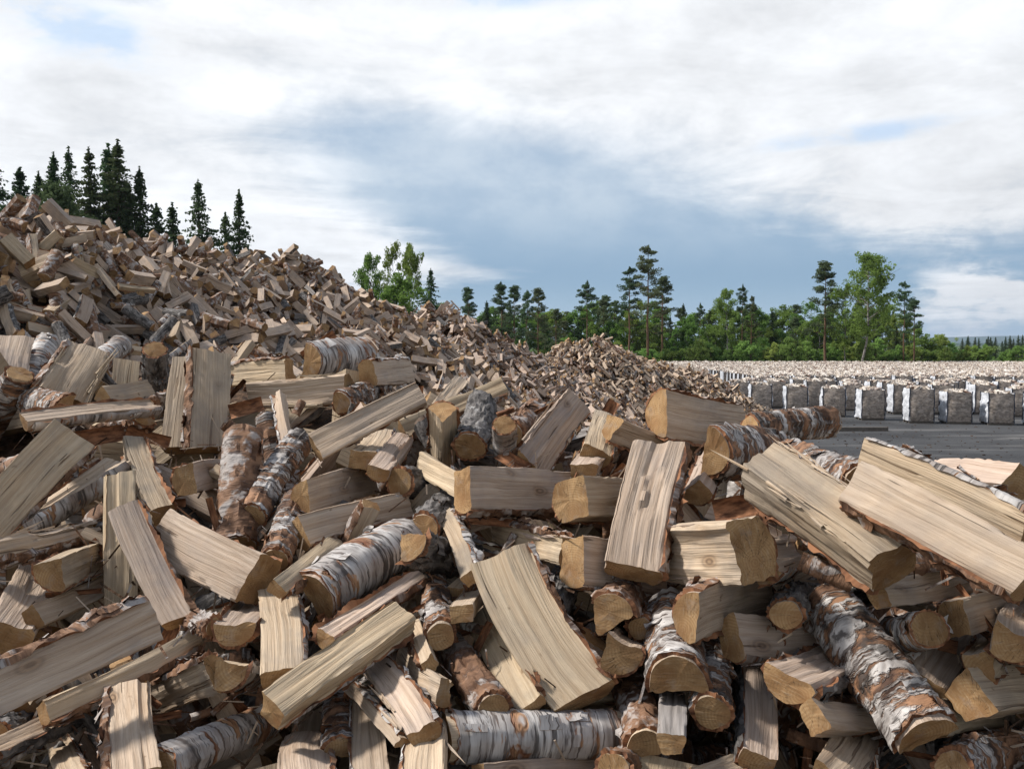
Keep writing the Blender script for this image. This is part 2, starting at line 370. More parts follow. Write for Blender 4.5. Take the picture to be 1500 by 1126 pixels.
# ------------------------------------------------------------------ one piece of firewood
def section(typ, w, h, r, bark='', nf=1.0):
    """outline (t, n) counter-clockwise and a bark flag for each of its points; n points to the face side"""
    def line(p, q, k):
        s = np.arange(k)[:, None] / k; return np.array(p) * (1 - s) + np.array(q) * s
    k = lambda q: max(2, int(round(q * nf)))
    if typ == 'R':
        a = np.arange(k(30)) * 2 * math.pi / k(30)
        return np.stack([w / 2 * np.cos(a), h / 2 * np.sin(a)], 1), np.ones(k(30), bool)
    if typ == 'H':
        n = k(16); a = np.linspace(math.pi, 2 * math.pi, n)
        arc = np.stack([w / 2 * np.cos(a), h * np.sin(a)], 1)
        rise = r.uniform(-.08, .10) * h
        mid = np.array([r.uniform(-.15, .15) * w, rise])
        P = np.concatenate([arc, line(arc[-1], mid, k(6))[1:], line(mid, arc[0], k(6))])
        B = np.zeros(len(P), bool); B[:n] = True
        P[:, 1] += h * 0.45
        return P, B
    if typ == 'Q':
        n = k(12); a = np.linspace(math.pi * 1.12, math.pi * 1.88, n)
        arc = np.stack([w * 0.54 * np.cos(a), h * (0.05 + 0.55 * np.sin(a))], 1)
        apex = np.array([r.uniform(-.14, .14) * w, h * 0.55])
        P = np.concatenate([arc, line(arc[-1], apex, k(8))[1:], line(apex, arc[0], k(8))])
        B = np.zeros(len(P), bool); B[:n] = True
        return P, B
    # split slab: four faces, one of them (if any) the old bark side
    j = lambda: r.uniform(-.07, .07)
    c = np.array([[-.5 + j() * .7, -.5 + j()], [.5 + j() * .7, -.5 + j()], [.5 + j() * .7, .5 + j()], [-.5 + j() * .7, .5 + j()]]) * [w, h]
    c[:, 0] *= np.where(c[:, 1] < 0, r.uniform(.62, 1.0), 1.0)
    c[int(r.integers(0, 2)), 1] *= r.uniform(.55, 1.0)
    P, B = [], []
    side = {'D': 3, 'U': 1, 'B': 0, 'F': 2}.get(bark, -1)
    for i in range(4):
        p, q = c[i], c[(i + 1) % 4]; ln = np.linalg.norm(q - p)
        kk = k(8 if i in (0, 2) else 6)
        s = (np.arange(kk) + 0.0)[:, None] / kk
        s = np.concatenate([[[0.0]], [[0.035]], s[1:], [[0.965]]])
        pts = p * (1 - s) + q * s
        nrm = np.array([(q - p)[1], -(q - p)[0]]) / (ln + 1e-9)
        if i == side:
            pts = pts + nrm * (np.sin(s * math.pi) * ln * 0.17); B += [True] * len(pts)
        else:
            B += [False] * len(pts)
            pts[0] -= nrm * 0.0
        P.append(pts)
    return np.concatenate(P), np.array(B)

def build_log(typ, L, w, h, seed, bark='', bk='w', K=22, nf=1.0, bend=0.0, rough=1.0, face='wood', name='firewood'):
    """returns (wood mesh, bark mesh or None): local x runs along the grain, z is the face side"""
    r = np.random.default_rng(seed)
    P, B = section(typ, w, h, r, bark, nf); n = len(P)
    nx = np.roll(P, -1, 0) - np.roll(P, 1, 0); nrm = np.stack([nx[:, 1], -nx[:, 0]], 1)
    nrm /= np.linalg.norm(nrm, axis=1)[:, None] + 1e-9
    s = np.concatenate([[0], np.cumsum(np.linalg.norm(np.diff(P, axis=0), axis=1))])
    xs = np.linspace(-.5, .5, K + 1); xs = np.sign(xs) * (np.abs(xs) * 2) ** 0.9 / 2
    o = seed * 3.17 % 97
    X = np.repeat(xs[:, None] * L, n, 1)
    S = np.repeat(s[None], K + 1, 0)
    amp = np.where(B, 0.35, 1.0)[None] * rough
    d = amp * (0.0046 * fbm(S * 80, X * 4 + o, o) + 0.0052 / max(1, rough / 1.25) * vnoise(S * 22, X * 4.5, o + 5))
    ea = np.arctan2(*(np.roll(P, -1, 0) - P).T[::-1]); turn = np.abs((ea - np.roll(ea, 1) + math.pi) % (2 * math.pi) - math.pi)
    corner = (turn > .4).astype(float); corner = np.maximum(corner, .5 * np.maximum(np.roll(corner, 1), np.roll(corner, -1)))
    d = d - corner[None] * (~B | np.roll(~B, 1))[None] * (.011 * np.clip(fbm(X * 16, S * 9, o + 2) - .05, 0, 1) + .005 * np.clip(vnoise(X * 60, S * 9, o + 7), 0, 1)) * rough
    if typ == 'R': d = d + .09 * w * fbm(X * 7, np.cos(S / w * 2) * 1.3 + o, np.sin(S / w * 2) * 1.3)
    # a torn step along the grain on some pieces
    if r.random() < 0.5 and not B.all():
        sc_ = r.choice(np.where(~B)[0]); x0 = r.uniform(-.35, .3) * L
        wob = 0.012 * vnoise(X * 9, o)
        dd = np.abs(S - s[sc_] + wob) < r.uniform(.010, .028)
        d = d - dd * np.clip((X - x0) * 30, 0, 1) * r.uniform(.003, .008) * (~B)[None] * rough
    tw = r.uniform(-.22, .22); tp = r.uniform(-.10, .10)
    bt, bn = bend, r.uniform(-.006, .010)
    bt += r.uniform(-.006, .006)
    t = (P[None, :, 0] + nrm[None, :, 0] * d) * (1 + tp * X / L); q = (P[None, :, 1] + nrm[None, :, 1] * d) * (1 + tp * X / L)
    a = tw * X / L
    t, q = t * np.cos(a) - q * np.sin(a), t * np.sin(a) + q * np.cos(a)
    e1, e2, e3, e4 = r.uniform(-.16, .16, 4)
    u = (X / L + .5)
    Xd = X + (1 - u) * (e1 * t + e2 * q) * (u < .3) * (1 - u / .3) + u * (e3 * t + e4 * q) * (u > .7) * ((u - .7) / .3)
    Xd = Xd + np.where((u < .001) | (u > .999), 1, 0) * 0.0015 * vnoise(S * 60, o + u * 9)
    par = 1 - 4 * (X / L) ** 2
    t = t + bt * par; q = q + bn * par
    V = np.stack([Xd, t, q], -1).reshape(-1, 3)
    lc = np.stack([X, np.repeat(P[None, :, 0], K + 1, 0), np.repeat(P[None, :, 1], K + 1, 0)], -1).reshape(-1, 3)
    i = np.arange(K)[:, None] * n; jj = np.arange(n)[None]; j2 = (jj + 1) % n
    Q = np.stack([i + jj, i + j2, i + n + j2, i + n + jj], -1).reshape(-1, 4)
    nv = len(V)
    capA = V[:n]; capB = V[K * n:(K + 1) * n]
    LA, LB = lc[:n], lc[K * n:(K + 1) * n]
    # end caps keep their own vertices: ring, inner ring, centre
    def cap(C, Lc, base, flip):
        m = C.mean(0); ml = Lc.mean(0)
        inner = m + (C - m) * .55
        VV = np.concatenate([C, inner, [m]]); LL = np.concatenate([Lc, ml + (Lc - ml) * .55, [ml]])
        k1 = np.arange(n); k2 = (k1 + 1) % n
        qd = np.stack([k1, k2, n + k2, n + k1], 1) + base; tr = np.stack([n + k1, n + k2, np.full(n, 2 * n)], 1) + base
        if flip: qd = qd[:, ::-1]; tr = tr[:, ::-1]
        return VV, LL, qd, tr
    va, la, qa, ta = cap(capA, LA, nv, True); vb, lb, qb, tb = cap(capB, LB, nv + 2 * n + 1, False)
    caps = []
    if K > 10:           # large in the picture: the two sawn ends are parts of their own
        me = mesh(name, V, [Q], [0], (M[face],), True, lc, 32)
        for vv, ll, qq, tt_, b0 in ((va, la, qa, ta, nv), (vb, lb, qb, tb, nv + 2 * n + 1)):
            caps.append(mesh('sawn_end', vv, [qq - b0, tt_ - b0], [0, 0], (M['endgrain'],), False, ll))
    else:
        me = mesh(name, np.concatenate([V, va, vb]), [Q, qa, qb, ta, tb], [0, 1, 1, 1, 1], (M[face], M['endgrain']), True,
                  np.concatenate([lc, la, lb]), 32, (False, True, True, True, True))
    fib = None
    if rough >= 1.5 and K > 15 and not B.all():                          # torn strands standing off the split edges
        fa = Acc(); cs = np.where((corner > .9) & ~B)[0]
        for q in range(int(16 * rough)):
            if not len(cs): break
            jq = int(r.choice(cs)); f_ = r.uniform(.05, .8); ln = r.uniform(.03, .13); wd = r.uniform(.0015, .0045)
            kq = min(K, int(f_ * K)); p0 = V[kq * n + jq]; nn_ = np.array([0, nrm[jq, 0], nrm[jq, 1]]); tn = np.array([0, -nrm[jq, 1], nrm[jq, 0]])
            ax = np.array([r.choice([-1, 1]), 0, 0]) + nn_ * r.uniform(.02, .16) + tn * r.uniform(-.12, .12); ax /= np.linalg.norm(ax)
            cc = p0 + tn * r.normal(0, .006) - nn_ * .001
            pv = np.array([cc - tn * wd, cc + tn * wd, cc + nn_ * wd, cc + ax * ln * .6 - tn * wd * .7, cc + ax * ln * .6 + tn * wd * .7, cc + ax * ln * .6 + nn_ * wd * .7, cc + ax * ln + nn_ * r.uniform(-.004, .006)])
            fa.add(pv, [[0, 1, 4, 3], [1, 2, 5, 4], [2, 0, 3, 5]], 0, [[3, 4, 6], [4, 5, 6], [5, 3, 6], [2, 1, 0]], 0)
        if fa.n: fib = fa.mesh('torn_fibres', (M[face],), False)
    bm = None
    if B.any():
        idx = np.where(B)[0]
        # make the bark run contiguous
        if B.all(): run = np.concatenate([idx, idx[:1]])
        else:
            st = [k for k in idx if not B[k - 1]][0]
            run = np.array([(st + k) % n for k in range(len(idx) + 1)])
            run = run[:len(idx) + (1 if typ == 'S' else 0)]
        m = len(run); R = np.arange(m) / max(1, m - 1)
        sides = np.minimum(R, 1 - R) if not B.all() else np.full(m, .5)
        KB = K + 4
        ub = np.linspace(0, 1, KB + 1)
        if B.all(): Rn = np.stack([np.cos(R * 2 * math.pi), np.sin(R * 2 * math.pi)], 1) * 2
        else: Rn = np.stack([R * 5, R * 0], 1)
        lo = np.clip(0.012 + 0.035 * fbm(Rn[:, 0] * 2 + o, Rn[:, 1] * 2, 3.3) + 0.02 * (r.random() < .3), -0.004, .2)
        hi = 1 - np.clip(0.012 + 0.035 * fbm(Rn[:, 0] * 2 + o, Rn[:, 1] * 2, 8.1) + 0.02 * (r.random() < .3), -0.004, .2)
        U = lo[None] + (hi - lo)[None] * ub[:, None]
        # sample the wood surface at these positions
        G = V.reshape(K + 1, n, 3)[:, run]; ux = (xs + .5)
        f = np.clip(np.interp(U, ux, np.arange(K + 1)), 0, K - 1e-6); k0 = f.astype(int); fr = (f - k0)[..., None]
        col = np.arange(m)[None].repeat(KB + 1, 0)
        base = G[k0, col] * (1 - fr) + G[k0 + 1, col] * fr
        base[..., 0] += (U - np.clip(U, 0, 1)) * L
        nn = nrm[run]; 
        th = (0.0035 if bk == 'w' else 0.006)
        xx = U * L
        lift = 0.006 * np.clip(vnoise(xx * 22 + o, R[None] * 3, 2.2), 0, 1) * (np.exp(-sides * 14)[None] + 0.6 * np.exp(-np.minimum(ub, 1 - ub) * 22)[:, None])
        rg = {'m': .0045, 'w': .0022, 'b': .0055, 'd': .006}[bk]
        hgt = th + rg * fbm(xx * 38, Rn[None, :, 0] * 4 + o, Rn[None, :, 1] * 4) + rg * 0.7 * vnoise(xx * 110, Rn[None, :, 0] * 6, Rn[None, :, 1] * 6) + lift
        hgt = np.maximum(hgt, 0.0012)
        # ragged long edges
        edge = np.where(sides < .001, 1.0, 0.0)[None] if not B.all() else np.zeros((1, m))
        tang = np.stack([-nn[:, 1], nn[:, 0]], 1) * np.where(R < .5, 1, -1)[:, None]
        shift = edge * (0.006 * (vnoise(xx * 45, o, R[None] * 9) - .2))
        out = base.copy()
        out[..., 1] += nn[None, :, 0] * hgt + tang[None, :, 0] * shift
        out[..., 2] += nn[None, :, 1] * hgt + tang[None, :, 1] * shift
        sink = base.copy(); sink[..., 1] -= nn[None, :, 0] * 0.001; sink[..., 2] -= nn[None, :, 1] * 0.001
        NB = (KB + 1) * m
        VB = np.concatenate([out.reshape(-1, 3), sink.reshape(-1, 3)])
        i = np.arange(KB)[:, None] * m; jj = np.arange(m - 1)[None]
        Qo = np.stack([i + jj, i + jj + 1, i + m + jj + 1, i + m + jj], -1).reshape(-1, 4)
        rim = []
        j = np.arange(m - 1); rim.append(np.stack([NB + j, NB + j + 1, j + 1, j], 1))
        e = KB * m + j; rim.append(np.stack([e, e + 1, NB + e + 1, NB + e], 1))
        if not B.all():
            ii = np.arange(KB) * m; rim.append(np.stack([ii, ii + m, NB + ii + m, NB + ii], 1))
            i2 = ii + m - 1; rim.append(np.stack([NB + i2, NB + i2 + m, i2 + m, i2], 1))
        rim = np.concatenate(rim)
        PL = np.stack([xx, np.repeat(P[run][None, :, 0], KB + 1, 0), np.repeat(P[run][None, :, 1], KB + 1, 0)], -1).reshape(-1, 3)
        VV, QQ, MI, LL = [VB], [Qo, rim], [0, 1], [PL, PL]; base_n = len(VB)
        for fl in range(int(r.integers(4, 9)) if K > 15 else 0):      # peeling flaps
            da, db = int(r.integers(3, 7)), int(r.integers(3, min(6, m - 1) + 1)); 
            if m - db < 1: continue
            i0, j0 = int(r.integers(0, KB + 1 - da)), int(r.integers(0, m - db))
            sub_ = out[i0:i0 + da, j0:j0 + db].copy(); t_ = np.linspace(0, 1, db)[None] if r.random() < .6 else np.linspace(0, 1, da)[:, None]
            if r.random() < .5: t_ = 1 - t_
            up = .0018 + r.uniform(.002, .011) * (t_ ** 2) * (1 + .6 * vnoise(np.arange(da)[:, None] * .9, np.arange(db)[None] * .9, o + fl)) + np.zeros((da, db))
            sub_[..., 1] += nn[None, j0:j0 + db, 0] * up; sub_[..., 2] += nn[None, j0:j0 + db, 1] * up
            sub_[..., 0] += .004 * vnoise(np.arange(da)[:, None] * 1.7, np.arange(db)[None] * 1.7, o + 3 * fl)
            q0 = sub_.reshape(-1, 3); q1 = q0.copy(); q1[:, 1] -= np.tile(nn[j0:j0 + db, 0], da) * .0014; q1[:, 2] -= np.tile(nn[j0:j0 + db, 1], da) * .0014
            ii = np.arange(da - 1)[:, None] * db; j_ = np.arange(db - 1)[None]; qf = np.stack([ii + j_, ii + j_ + 1, ii + db + j_ + 1, ii + db + j_], -1).reshape(-1, 4)
            VV += [q0, q1]; QQ += [qf + base_n, qf[:, ::-1] + base_n + len(q0)]; MI += [0, 1]; base_n += 2 * len(q0)
            pl = PL.reshape(KB + 1, m, 3)[i0:i0 + da, j0:j0 + db].reshape(-1, 3) + [3.3, 0, 0]; LL += [pl, pl]
        bm = mesh('bark', np.concatenate(VV), QQ, MI, (M[BK[bk]], M['bark_inner']), True, np.concatenate(LL), 45)
    return me, bm, fib, caps
def frame(X, N, C):
    X = X / np.linalg.norm(X); T_ = np.cross(N, X); T_ /= np.linalg.norm(T_); N2 = np.cross(X, T_)
    m = Matrix.Identity(4)
    for i in range(3): m[i][0], m[i][1], m[i][2], m[i][3] = X[i], T_[i], N2[i], C[i]
    return m

# ------------------------------------------------------------------ ground
def gravel(T):
    p = T.node('ShaderNodeTexCoord').outputs['Object']
    n1 = T.noise(p, 0.35, 5, 0.6); n2 = T.noise(T.v('MULTIPLY', p, (0.3, 1.0, 1)), 0.45, 5, 0.65, 0.5); n3 = T.noise(p, 14.0, 4, 0.7)
    c = T.mix(T.ss(n1, 0.3, 0.7), (0.032, 0.033, 0.036), (0.068, 0.070, 0.074))
    c = T.mix(T.m('MULTIPLY', T.ss(n2, 0.60, 0.74), 0.8), c, (0.25, 0.24, 0.23))
    n4 = T.noise(T.v('MULTIPLY', p, (0.12, 0.9, 1)), 0.9, 4, 0.6)
    c = T.mix(T.m('MULTIPLY', T.ss(n4, 0.52, 0.68), 0.55), c, (0.19, 0.185, 0.18))
    c = T.mix(T.m('MULTIPLY', T.ss(n3, 0.5, 0.75), 0.5), c, (0.13, 0.125, 0.12))
    return principled(T, c, 0.9, T.bump(n3, 0.8, 0.03), 0.2)
def grassm(T):
    p = T.node('ShaderNodeTexCoord').outputs['Object']
    n1 = T.noise(p, 0.5, 5, 0.65)
    c = T.mix(T.ss(n1, 0.3, 0.7), (0.04, 0.07, 0.02), (0.10, 0.15, 0.045))
    return principled(T, c, 0.9, T.bump(n1, 0.8, 0.2), 0.1)
def farwood(T):
    p = T.node('ShaderNodeTexCoord').outputs['Object']
    n1 = T.noise(T.v('MULTIPLY', p, (1, 1, 3)), 0.02, 6, 0.7)
    c = T.mix(T.ss(n1, 0.3, 0.7), (0.018, 0.034, 0.02), (0.045, 0.075, 0.035))
    return principled(T, c, 0.95, None, 0.05)
M['gravel'] = material('gravel', gravel); M['grass'] = material('grass', grassm); M['far_forest'] = material('far_forest', farwood)
def sheet(name, x0, x1, y0, y1, z, nx, ny, mat, bump=0.0, kind='structure'):
    X, Y = np.meshgrid(np.linspace(x0, x1, nx), np.linspace(y0, y1, ny))
    Z = z + bump * fbm(X * .13, Y * .13, 4.0)
    i = np.arange(ny - 1)[:, None] * nx; j = np.arange(nx - 1)[None]
    Q = np.stack([i + j, i + j + 1, i + nx + j + 1, i + nx + j], -1).reshape(-1, 4)
    return obj(name, mesh(name, np.stack([X, Y, Z], -1).reshape(-1, 3), [Q], [0], (mat,)), kind=kind)
sheet('ground', -9300, 9300, -3000, 10300, -0.06, 12, 12, M['grass'])
sheet('gravel_yard', -60, 110, -30, 112, 0.0, 120, 100, M['gravel'], 0.02)
def hills(name, dist, profile, amp, depth, seed):
    """a far ridge with its own depth, heights taken from the skyline"""
    th = np.linspace(-1.2, 1.2, 160); rows = 9
    base = np.interp(th, *profile) + amp * fbm(th * 14, seed, 1.0, 4)
    V = []
    for k in range(rows):
        f = math.sin(math.pi * k / (rows - 1)); R = dist + depth * (k / (rows - 1) - .5)
        V.append(np.stack([np.sin(th) * R, np.cos(th) * R, -3 + (base + 3) * f], 1))
    V = np.concatenate(V); n = len(th)
    i = np.arange(rows - 1)[:, None] * n; j = np.arange(n - 1)[None]
    Q = np.stack([i + j, i + j + 1, i + n + j + 1, i + n + j], -1).reshape(-1, 4)
    obj(name, mesh(name, V, [Q], [0], (M['far_forest'],)), kind='structure')
hills('hills', 3600, ([-1.2, 0.0, 0.3, 0.44, 0.5, 0.56, 0.7, 1.2], [18, 12, 12, 10, 8, 12, 18, 24]), 4, 1200, 3.0)
hills('far_mountains', 8500, ([-1.2, 0.0, 0.40, 0.45, 0.52, 0.62, 1.2], [60, 40, 50, 70, 78, 90, 110]), 9, 2500, 9.0)

# ------------------------------------------------------------------ near pile: depth of its face at each photograph pixel
GU = np.array([-500, -250, 0, 300, 600, 900, 1200, 1500, 1800, 2100.])
GV = np.array([480, 540, 600, 660, 720, 800, 900, 1000, 1126, 1300, 1600.])
GD = np.array([[4.3, 4.2, 4.0, 3.8, 3.5, 3.2, 2.8, 2.5, 2.4, 2.4], [3.5, 3.4, 3.3, 3.2, 3.05, 2.8, 2.5, 2.3, 2.2, 2.2],
               [3.0, 2.9, 2.8, 2.7, 2.65, 2.55, 2.35, 2.0, 1.9, 1.9], [2.6, 2.5, 2.4, 2.4, 2.35, 2.25, 2.05, 1.72, 1.65, 1.6],
               [2.3, 2.2, 2.15, 2.15, 2.15, 2.05, 1.75, 1.55, 1.5, 1.5], [2.1, 2.0, 1.95, 1.95, 1.95, 1.88, 1.66, 1.52, 1.45, 1.4],
               [1.9, 1.8, 1.75, 1.78, 1.75, 1.75, 1.66, 1.60, 1.5, 1.45], [1.7, 1.65, 1.62, 1.65, 1.62, 1.62, 1.60, 1.60, 1.55, 1.5],
               [1.5] * 10, [1.3] * 10, [1.05] * 10])
def depth(u, v):
    u = np.clip(u, GU[0], GU[-1] - 1e-6); v = np.clip(v, GV[0], GV[-1] - 1e-6)
    i = np.searchsorted(GU, u, 'right') - 1; j = np.searchsorted(GV, v, 'right') - 1
    a = (u - GU[i]) / (GU[i + 1] - GU[i]); b = (v - GV[j]) / (GV[j + 1] - GV[j])
    return (GD[j, i] * (1 - a) + GD[j, i + 1] * a) * (1 - b) + (GD[j + 1, i] * (1 - a) + GD[j + 1, i + 1] * a) * b
CU = [-500, 0, 150, 300, 450, 600, 700, 800, 900, 960, 1080, 1150, 1230, 1300, 1380, 1500, 1800, 2100]
CV = [500, 500, 505, 535, 525, 565, 590, 605, 610, 590, 610, 640, 670, 690, 710, 710, 730, 740]
def crest(u): return np.interp(u, CU, CV)

LOGS = []            # every single log of the near pile: dict(C, X, N, L, w, h, typ, ...)
def log_at(ax, ay, bx, by, W, typ='S', roll=0, layer=0, label='', bark=None, hr=None, bk='w', far=None, bend=0, L=None, face='wood', rough=1.0, dd=0.0, d0=None):
    k = len(LOGS); r = np.random.default_rng(1000 + k)
    L = L or r.uniform(.305, .335)
    a, b = ray(ax, ay), ray(bx, by)
    dm = (d0 or depth((ax + bx) / 2, (ay + by) / 2)) + layer * .075 + dd
    lat = np.linalg.norm(b - a)
    if lat * dm > L:
        dm = max(L / lat, dm * .86); L = max(L, lat * dm * 1.0001)
    A2 = (a + b) @ (a + b); B2 = 2 * dm * ((b - a) @ (a + b)); C2 = dm * dm * lat * lat - L * L
    q = math.sqrt(max(0, B2 * B2 - 4 * A2 * C2)); s1, s2 = (-B2 + q) / (2 * A2), (-B2 - q) / (2 * A2)
    if far is None: far = 1 if by < ay - 8 else (-1 if by > ay + 8 else (1 if r.random() < .5 else -1))
    s = s1 if far > 0 else s2
    PA, PB = CAM + a * (dm - s), CAM + b * (dm + s)
    Lw = np.linalg.norm(PB - PA); X = (PB - PA) / Lw; C = (PA + PB) / 2
    N = CAM - C; N = N / np.linalg.norm(N)
    Wm = W * dm / F
    if hr is None: hr = {'S': r.uniform(.52, .8), 'H': r.uniform(.5, .62), 'Q': r.uniform(.75, .95), 'R': r.uniform(.88, 1.0)}[typ]
    if typ == 'S':
        rr = math.radians(roll); w = Wm / max(.35, abs(math.cos(rr)) + hr * abs(math.sin(rr)))
        w *= .94
        if bark is None: bark = r.choice(['B', 'D', 'B', ''])
    else: w = Wm * (.84 if typ == 'R' else .93)
    h = hr * w
    w, h = min(w, .17), min(max(h, .03), .13)
    N = N - X * (N @ X)
    if np.linalg.norm(N) < .25: N = np.array([0, 0, 1.0]) - X * X[2]
    N /= np.linalg.norm(N); T_ = np.cross(N, X)
    rr = math.radians(roll); N = N * math.cos(rr) + T_ * math.sin(rr)
    LOGS.append(dict(C=C, X=X, N=N, L=Lw, w=w, h=h, typ=typ, bark=bark or '', bk=bk, bend=bend, label=label, face=face, rough=rough, seed=1000 + k, hero=True, C0=C.copy()))

G = log_at
# left edge and upper left
G(5, 582, 22, 505, 52, 'S', 0, 0, 'pale upright slab cut by the left frame edge, above the birch bark', bark='U')
G(40, 570, 74, 495, 34, 'H', 170, .6, 'white birch bark log leaning beside the pale slab at left edge')
G(82, 592, 128, 520, 74, 'S', 12, -.8, 'torn chunky split block with shredded top lying on a white-edged plank', hr=.75, rough=2.6, L=.27, far=1, bark='U', bk='b')
G(140, 538, 184, 503, 30, 'H', 165, -.2, 'small grey bark log lying behind the torn chunky block')
G(228, 572, 226, 512, 36, 'R', 0, -.3, 'dark stub standing upright with its round sawn end up', bk='d', far=-1, L=.22)
G(40, 585, 95, 600, 48, 'H', 175, .5, 'white birch log half hidden below the torn chunky block', far=-1, bk='m')
G(35, 620, 228, 598, 38, 'H', 62, -.2, 'long half log with bright split top and birch bark underside, upper left')
G(152, 626, 214, 610, 36, 'Q', 120, -.8, 'short half-round log with pale oval end below the long half log', bk='b', far=-1)
G(150, 585, 215, 572, 34, 'S', 25, .5, 'pale split log tucked right of the torn chunky block', bark='D')
G(212, 600, 250, 585, 36, 'Q', 150, .4, 'small log with orange cut end beside the upright slab pair', bk='b', far=1, L=.2)
G(-30, 775, 106, 638, 74, 'S', -8, -.3, 'broad pale split slab rising from the left frame edge', hr=.5, bark='D', bk='b')
G(22, 785, 178, 684, 62, 'H', 72, .2, 'half log with white birch bark and thin split edge beside the broad slab')
G(-30, 812, 138, 772, 30, 'S', 20, -.6, 'thin splintered slab reaching in from the left frame edge', hr=.45, rough=2.0, bark='D', bk='b')
G(78, 840, 150, 812, 58, 'Q', 30, .3, 'squat wedge with yellow cut end under the thin splintered slab', far=1)
G(177, 890, 176, 697, 48, 'S', 0, .3, 'narrow upright board with a knot hole behind the leaning slab', hr=.4, bark='')
G(260, 913, 180, 748, 52, 'S', -8, -.9, 'leaning smooth slab in front of the upright board at left', hr=.5, bark='D', bk='b')
G(234, 755, 192, 650, 48, 'Q', 35, .2, 'bark-edged wedge pointing downward behind the leaning slab', bk='b', far=1)
G(257, 660, 270, 528, 42, 'S', 10, -.3, 'left one of two tall upright split logs standing together', hr=.8, bark='')
G(302, 660, 309, 523, 60, 'S', -6, -.5, 'right one of two tall upright split logs standing together', hr=.7, bark='U', bk='b')
G(272, 702, 338, 694, 50, 'S', 12, .3, 'stubby block directly under the two upright logs', far=1)
G(344, 800, 356, 636, 66, 'R', 0, 0, 'thick round log with flaky red-brown bark standing upright', bk='b')
G(372, 755, 446, 642, 42, 'R', 0, -.4, 'crooked thin birch branch leaning under the long split log', bk='m', rough=2.5, bend=.014)
G(404, 822, 432, 732, 40, 'R', 0, .1, 'thin white birch stick below the crooked branch', bk='m')
G(242, 783, 378, 852, 78, 'S', -4, -.5, 'wide wavy-grained split block left of the large birch log', hr=.62, bark='B', far=-1)
# upper centre, along the crest
G(335, 552, 425, 544, 38, 'S', 8, .1, 'split log lying right behind the two upright logs', bark='U', bk='b', far=-1)
G(366, 580, 511, 571, 48, 'S', 14, -.4, 'horizontal split log with cracked grain on the crest', bark='B', far=-1, rough=1.6)
G(425, 662, 408, 578, 20, 'S', 25, -.9, 'narrow upright stick in front of the horizontal crest log', hr=.8, bark='U')
G(455, 532, 542, 522, 62, 'H', 172, -.2, 'fat birch log with curling white bark on the crest', far=1, rough=1.6)
G(538, 549, 594, 546, 42, 'S', 8, .3, 'square block with white bark edge right of the fat birch log', bark='U')
G(500, 590, 560, 562, 34, 'R', 0, .5, 'white bark log half buried below the fat birch log', bk='m')
G(462, 658, 618, 578, 48, 'S', 22, -.8, 'long clean split log sloping up to the crest', hr=.75, bark='B', far=1)
G(530, 676, 558, 640, 50, 'S', 35, .2, 'blocky offcut under the long sloping log', far=1)
G(553, 692, 592, 642, 38, 'S', 25, .2, 'split log tilted down left with yellow end under the sloping log', far=1, bark='B')
G(590, 633, 738, 570, 38, 'S', 30, -.1, 'bright split log lying along the crest behind the forked stump', far=1, bark='D', bk='b')
G(640, 602, 675, 558, 24, 'S', 10, .3, 'pale splinter-edged log poking up behind the bright crest log', far=1)
G(648, 676, 648, 602, 44, 'Q', 10, -.8, 'forked stump standing upright with orange hollow top', bk='b', far=-1, L=.2)
G(690, 655, 706, 594, 50, 'R', 0, -.1, 'charred-looking log with black rough bark and orange end', bk='d', far=1, rough=2.5)
G(742, 684, 740, 622, 36, 'R', 0, -.1, 'pale barkless stub topped by a curl of bark', bk='w', far=-1, L=.22)
G(752, 634, 792, 600, 38, 'H', 165, .2, 'reddish bark-covered log beside the pale barkless stub', bk='b')
G(622, 680, 700, 724, 38, 'S', -12, -.2, 'wedge-shaped split log left of the broad horizontal log', far=-1, bark='')
G(676, 716, 830, 723, 76, 'S', 14, -.6, 'broad horizontal split log in the centre of the pile', hr=.6, bark='D', bk='b', far=1)
G(837, 733, 925, 737, 74, 'S', 18, -.3, 'squared split log with pale end right of the broad horizontal log', hr=.8, bark='B', far=1)
G(772, 684, 842, 588, 62, 'S', -14, -.1, 'bright sunlit cracked slab pointing up behind the broad horizontal log', hr=.4, rough=1.8, bark='D', far=1)
G(585, 706, 645, 702, 44, 'R', 0, .8, 'dark bark log hidden under the wedge-shaped log', bk='d')
G(437, 782, 594, 741, 50, 'S', 10, .4, 'long grey-brown split log above the large birch log', bark='D', bk='b')
G(440, 727, 536, 704, 48, 'S', 0, .8, 'shaded split log behind the crooked birch branch', bark='B')
G(464, 872, 606, 786, 80, 'H', 178, -.2, 'large white birch log with orange sawn end, left of centre', hr=.7, far=1)
G(600, 796, 668, 828, 54, 'Q', 165, 0, 'grey-barked wedge with pale cut end beside the large birch log', bk='d', far=1)
G(626, 772, 672, 730, 44, 'H', 172, .6, 'mossy grey bark log below the wedge-shaped log', bk='d')
G(692, 848, 656, 757, 30, 'S', 14, -.1, 'slim split stick leaning on the large curved slab', hr=.8, bark='D')
G(405, 864, 490, 796, 34, 'S', 14, -.5, 'split log with ragged bark edge left of the large birch log', bark='D', bk='b')
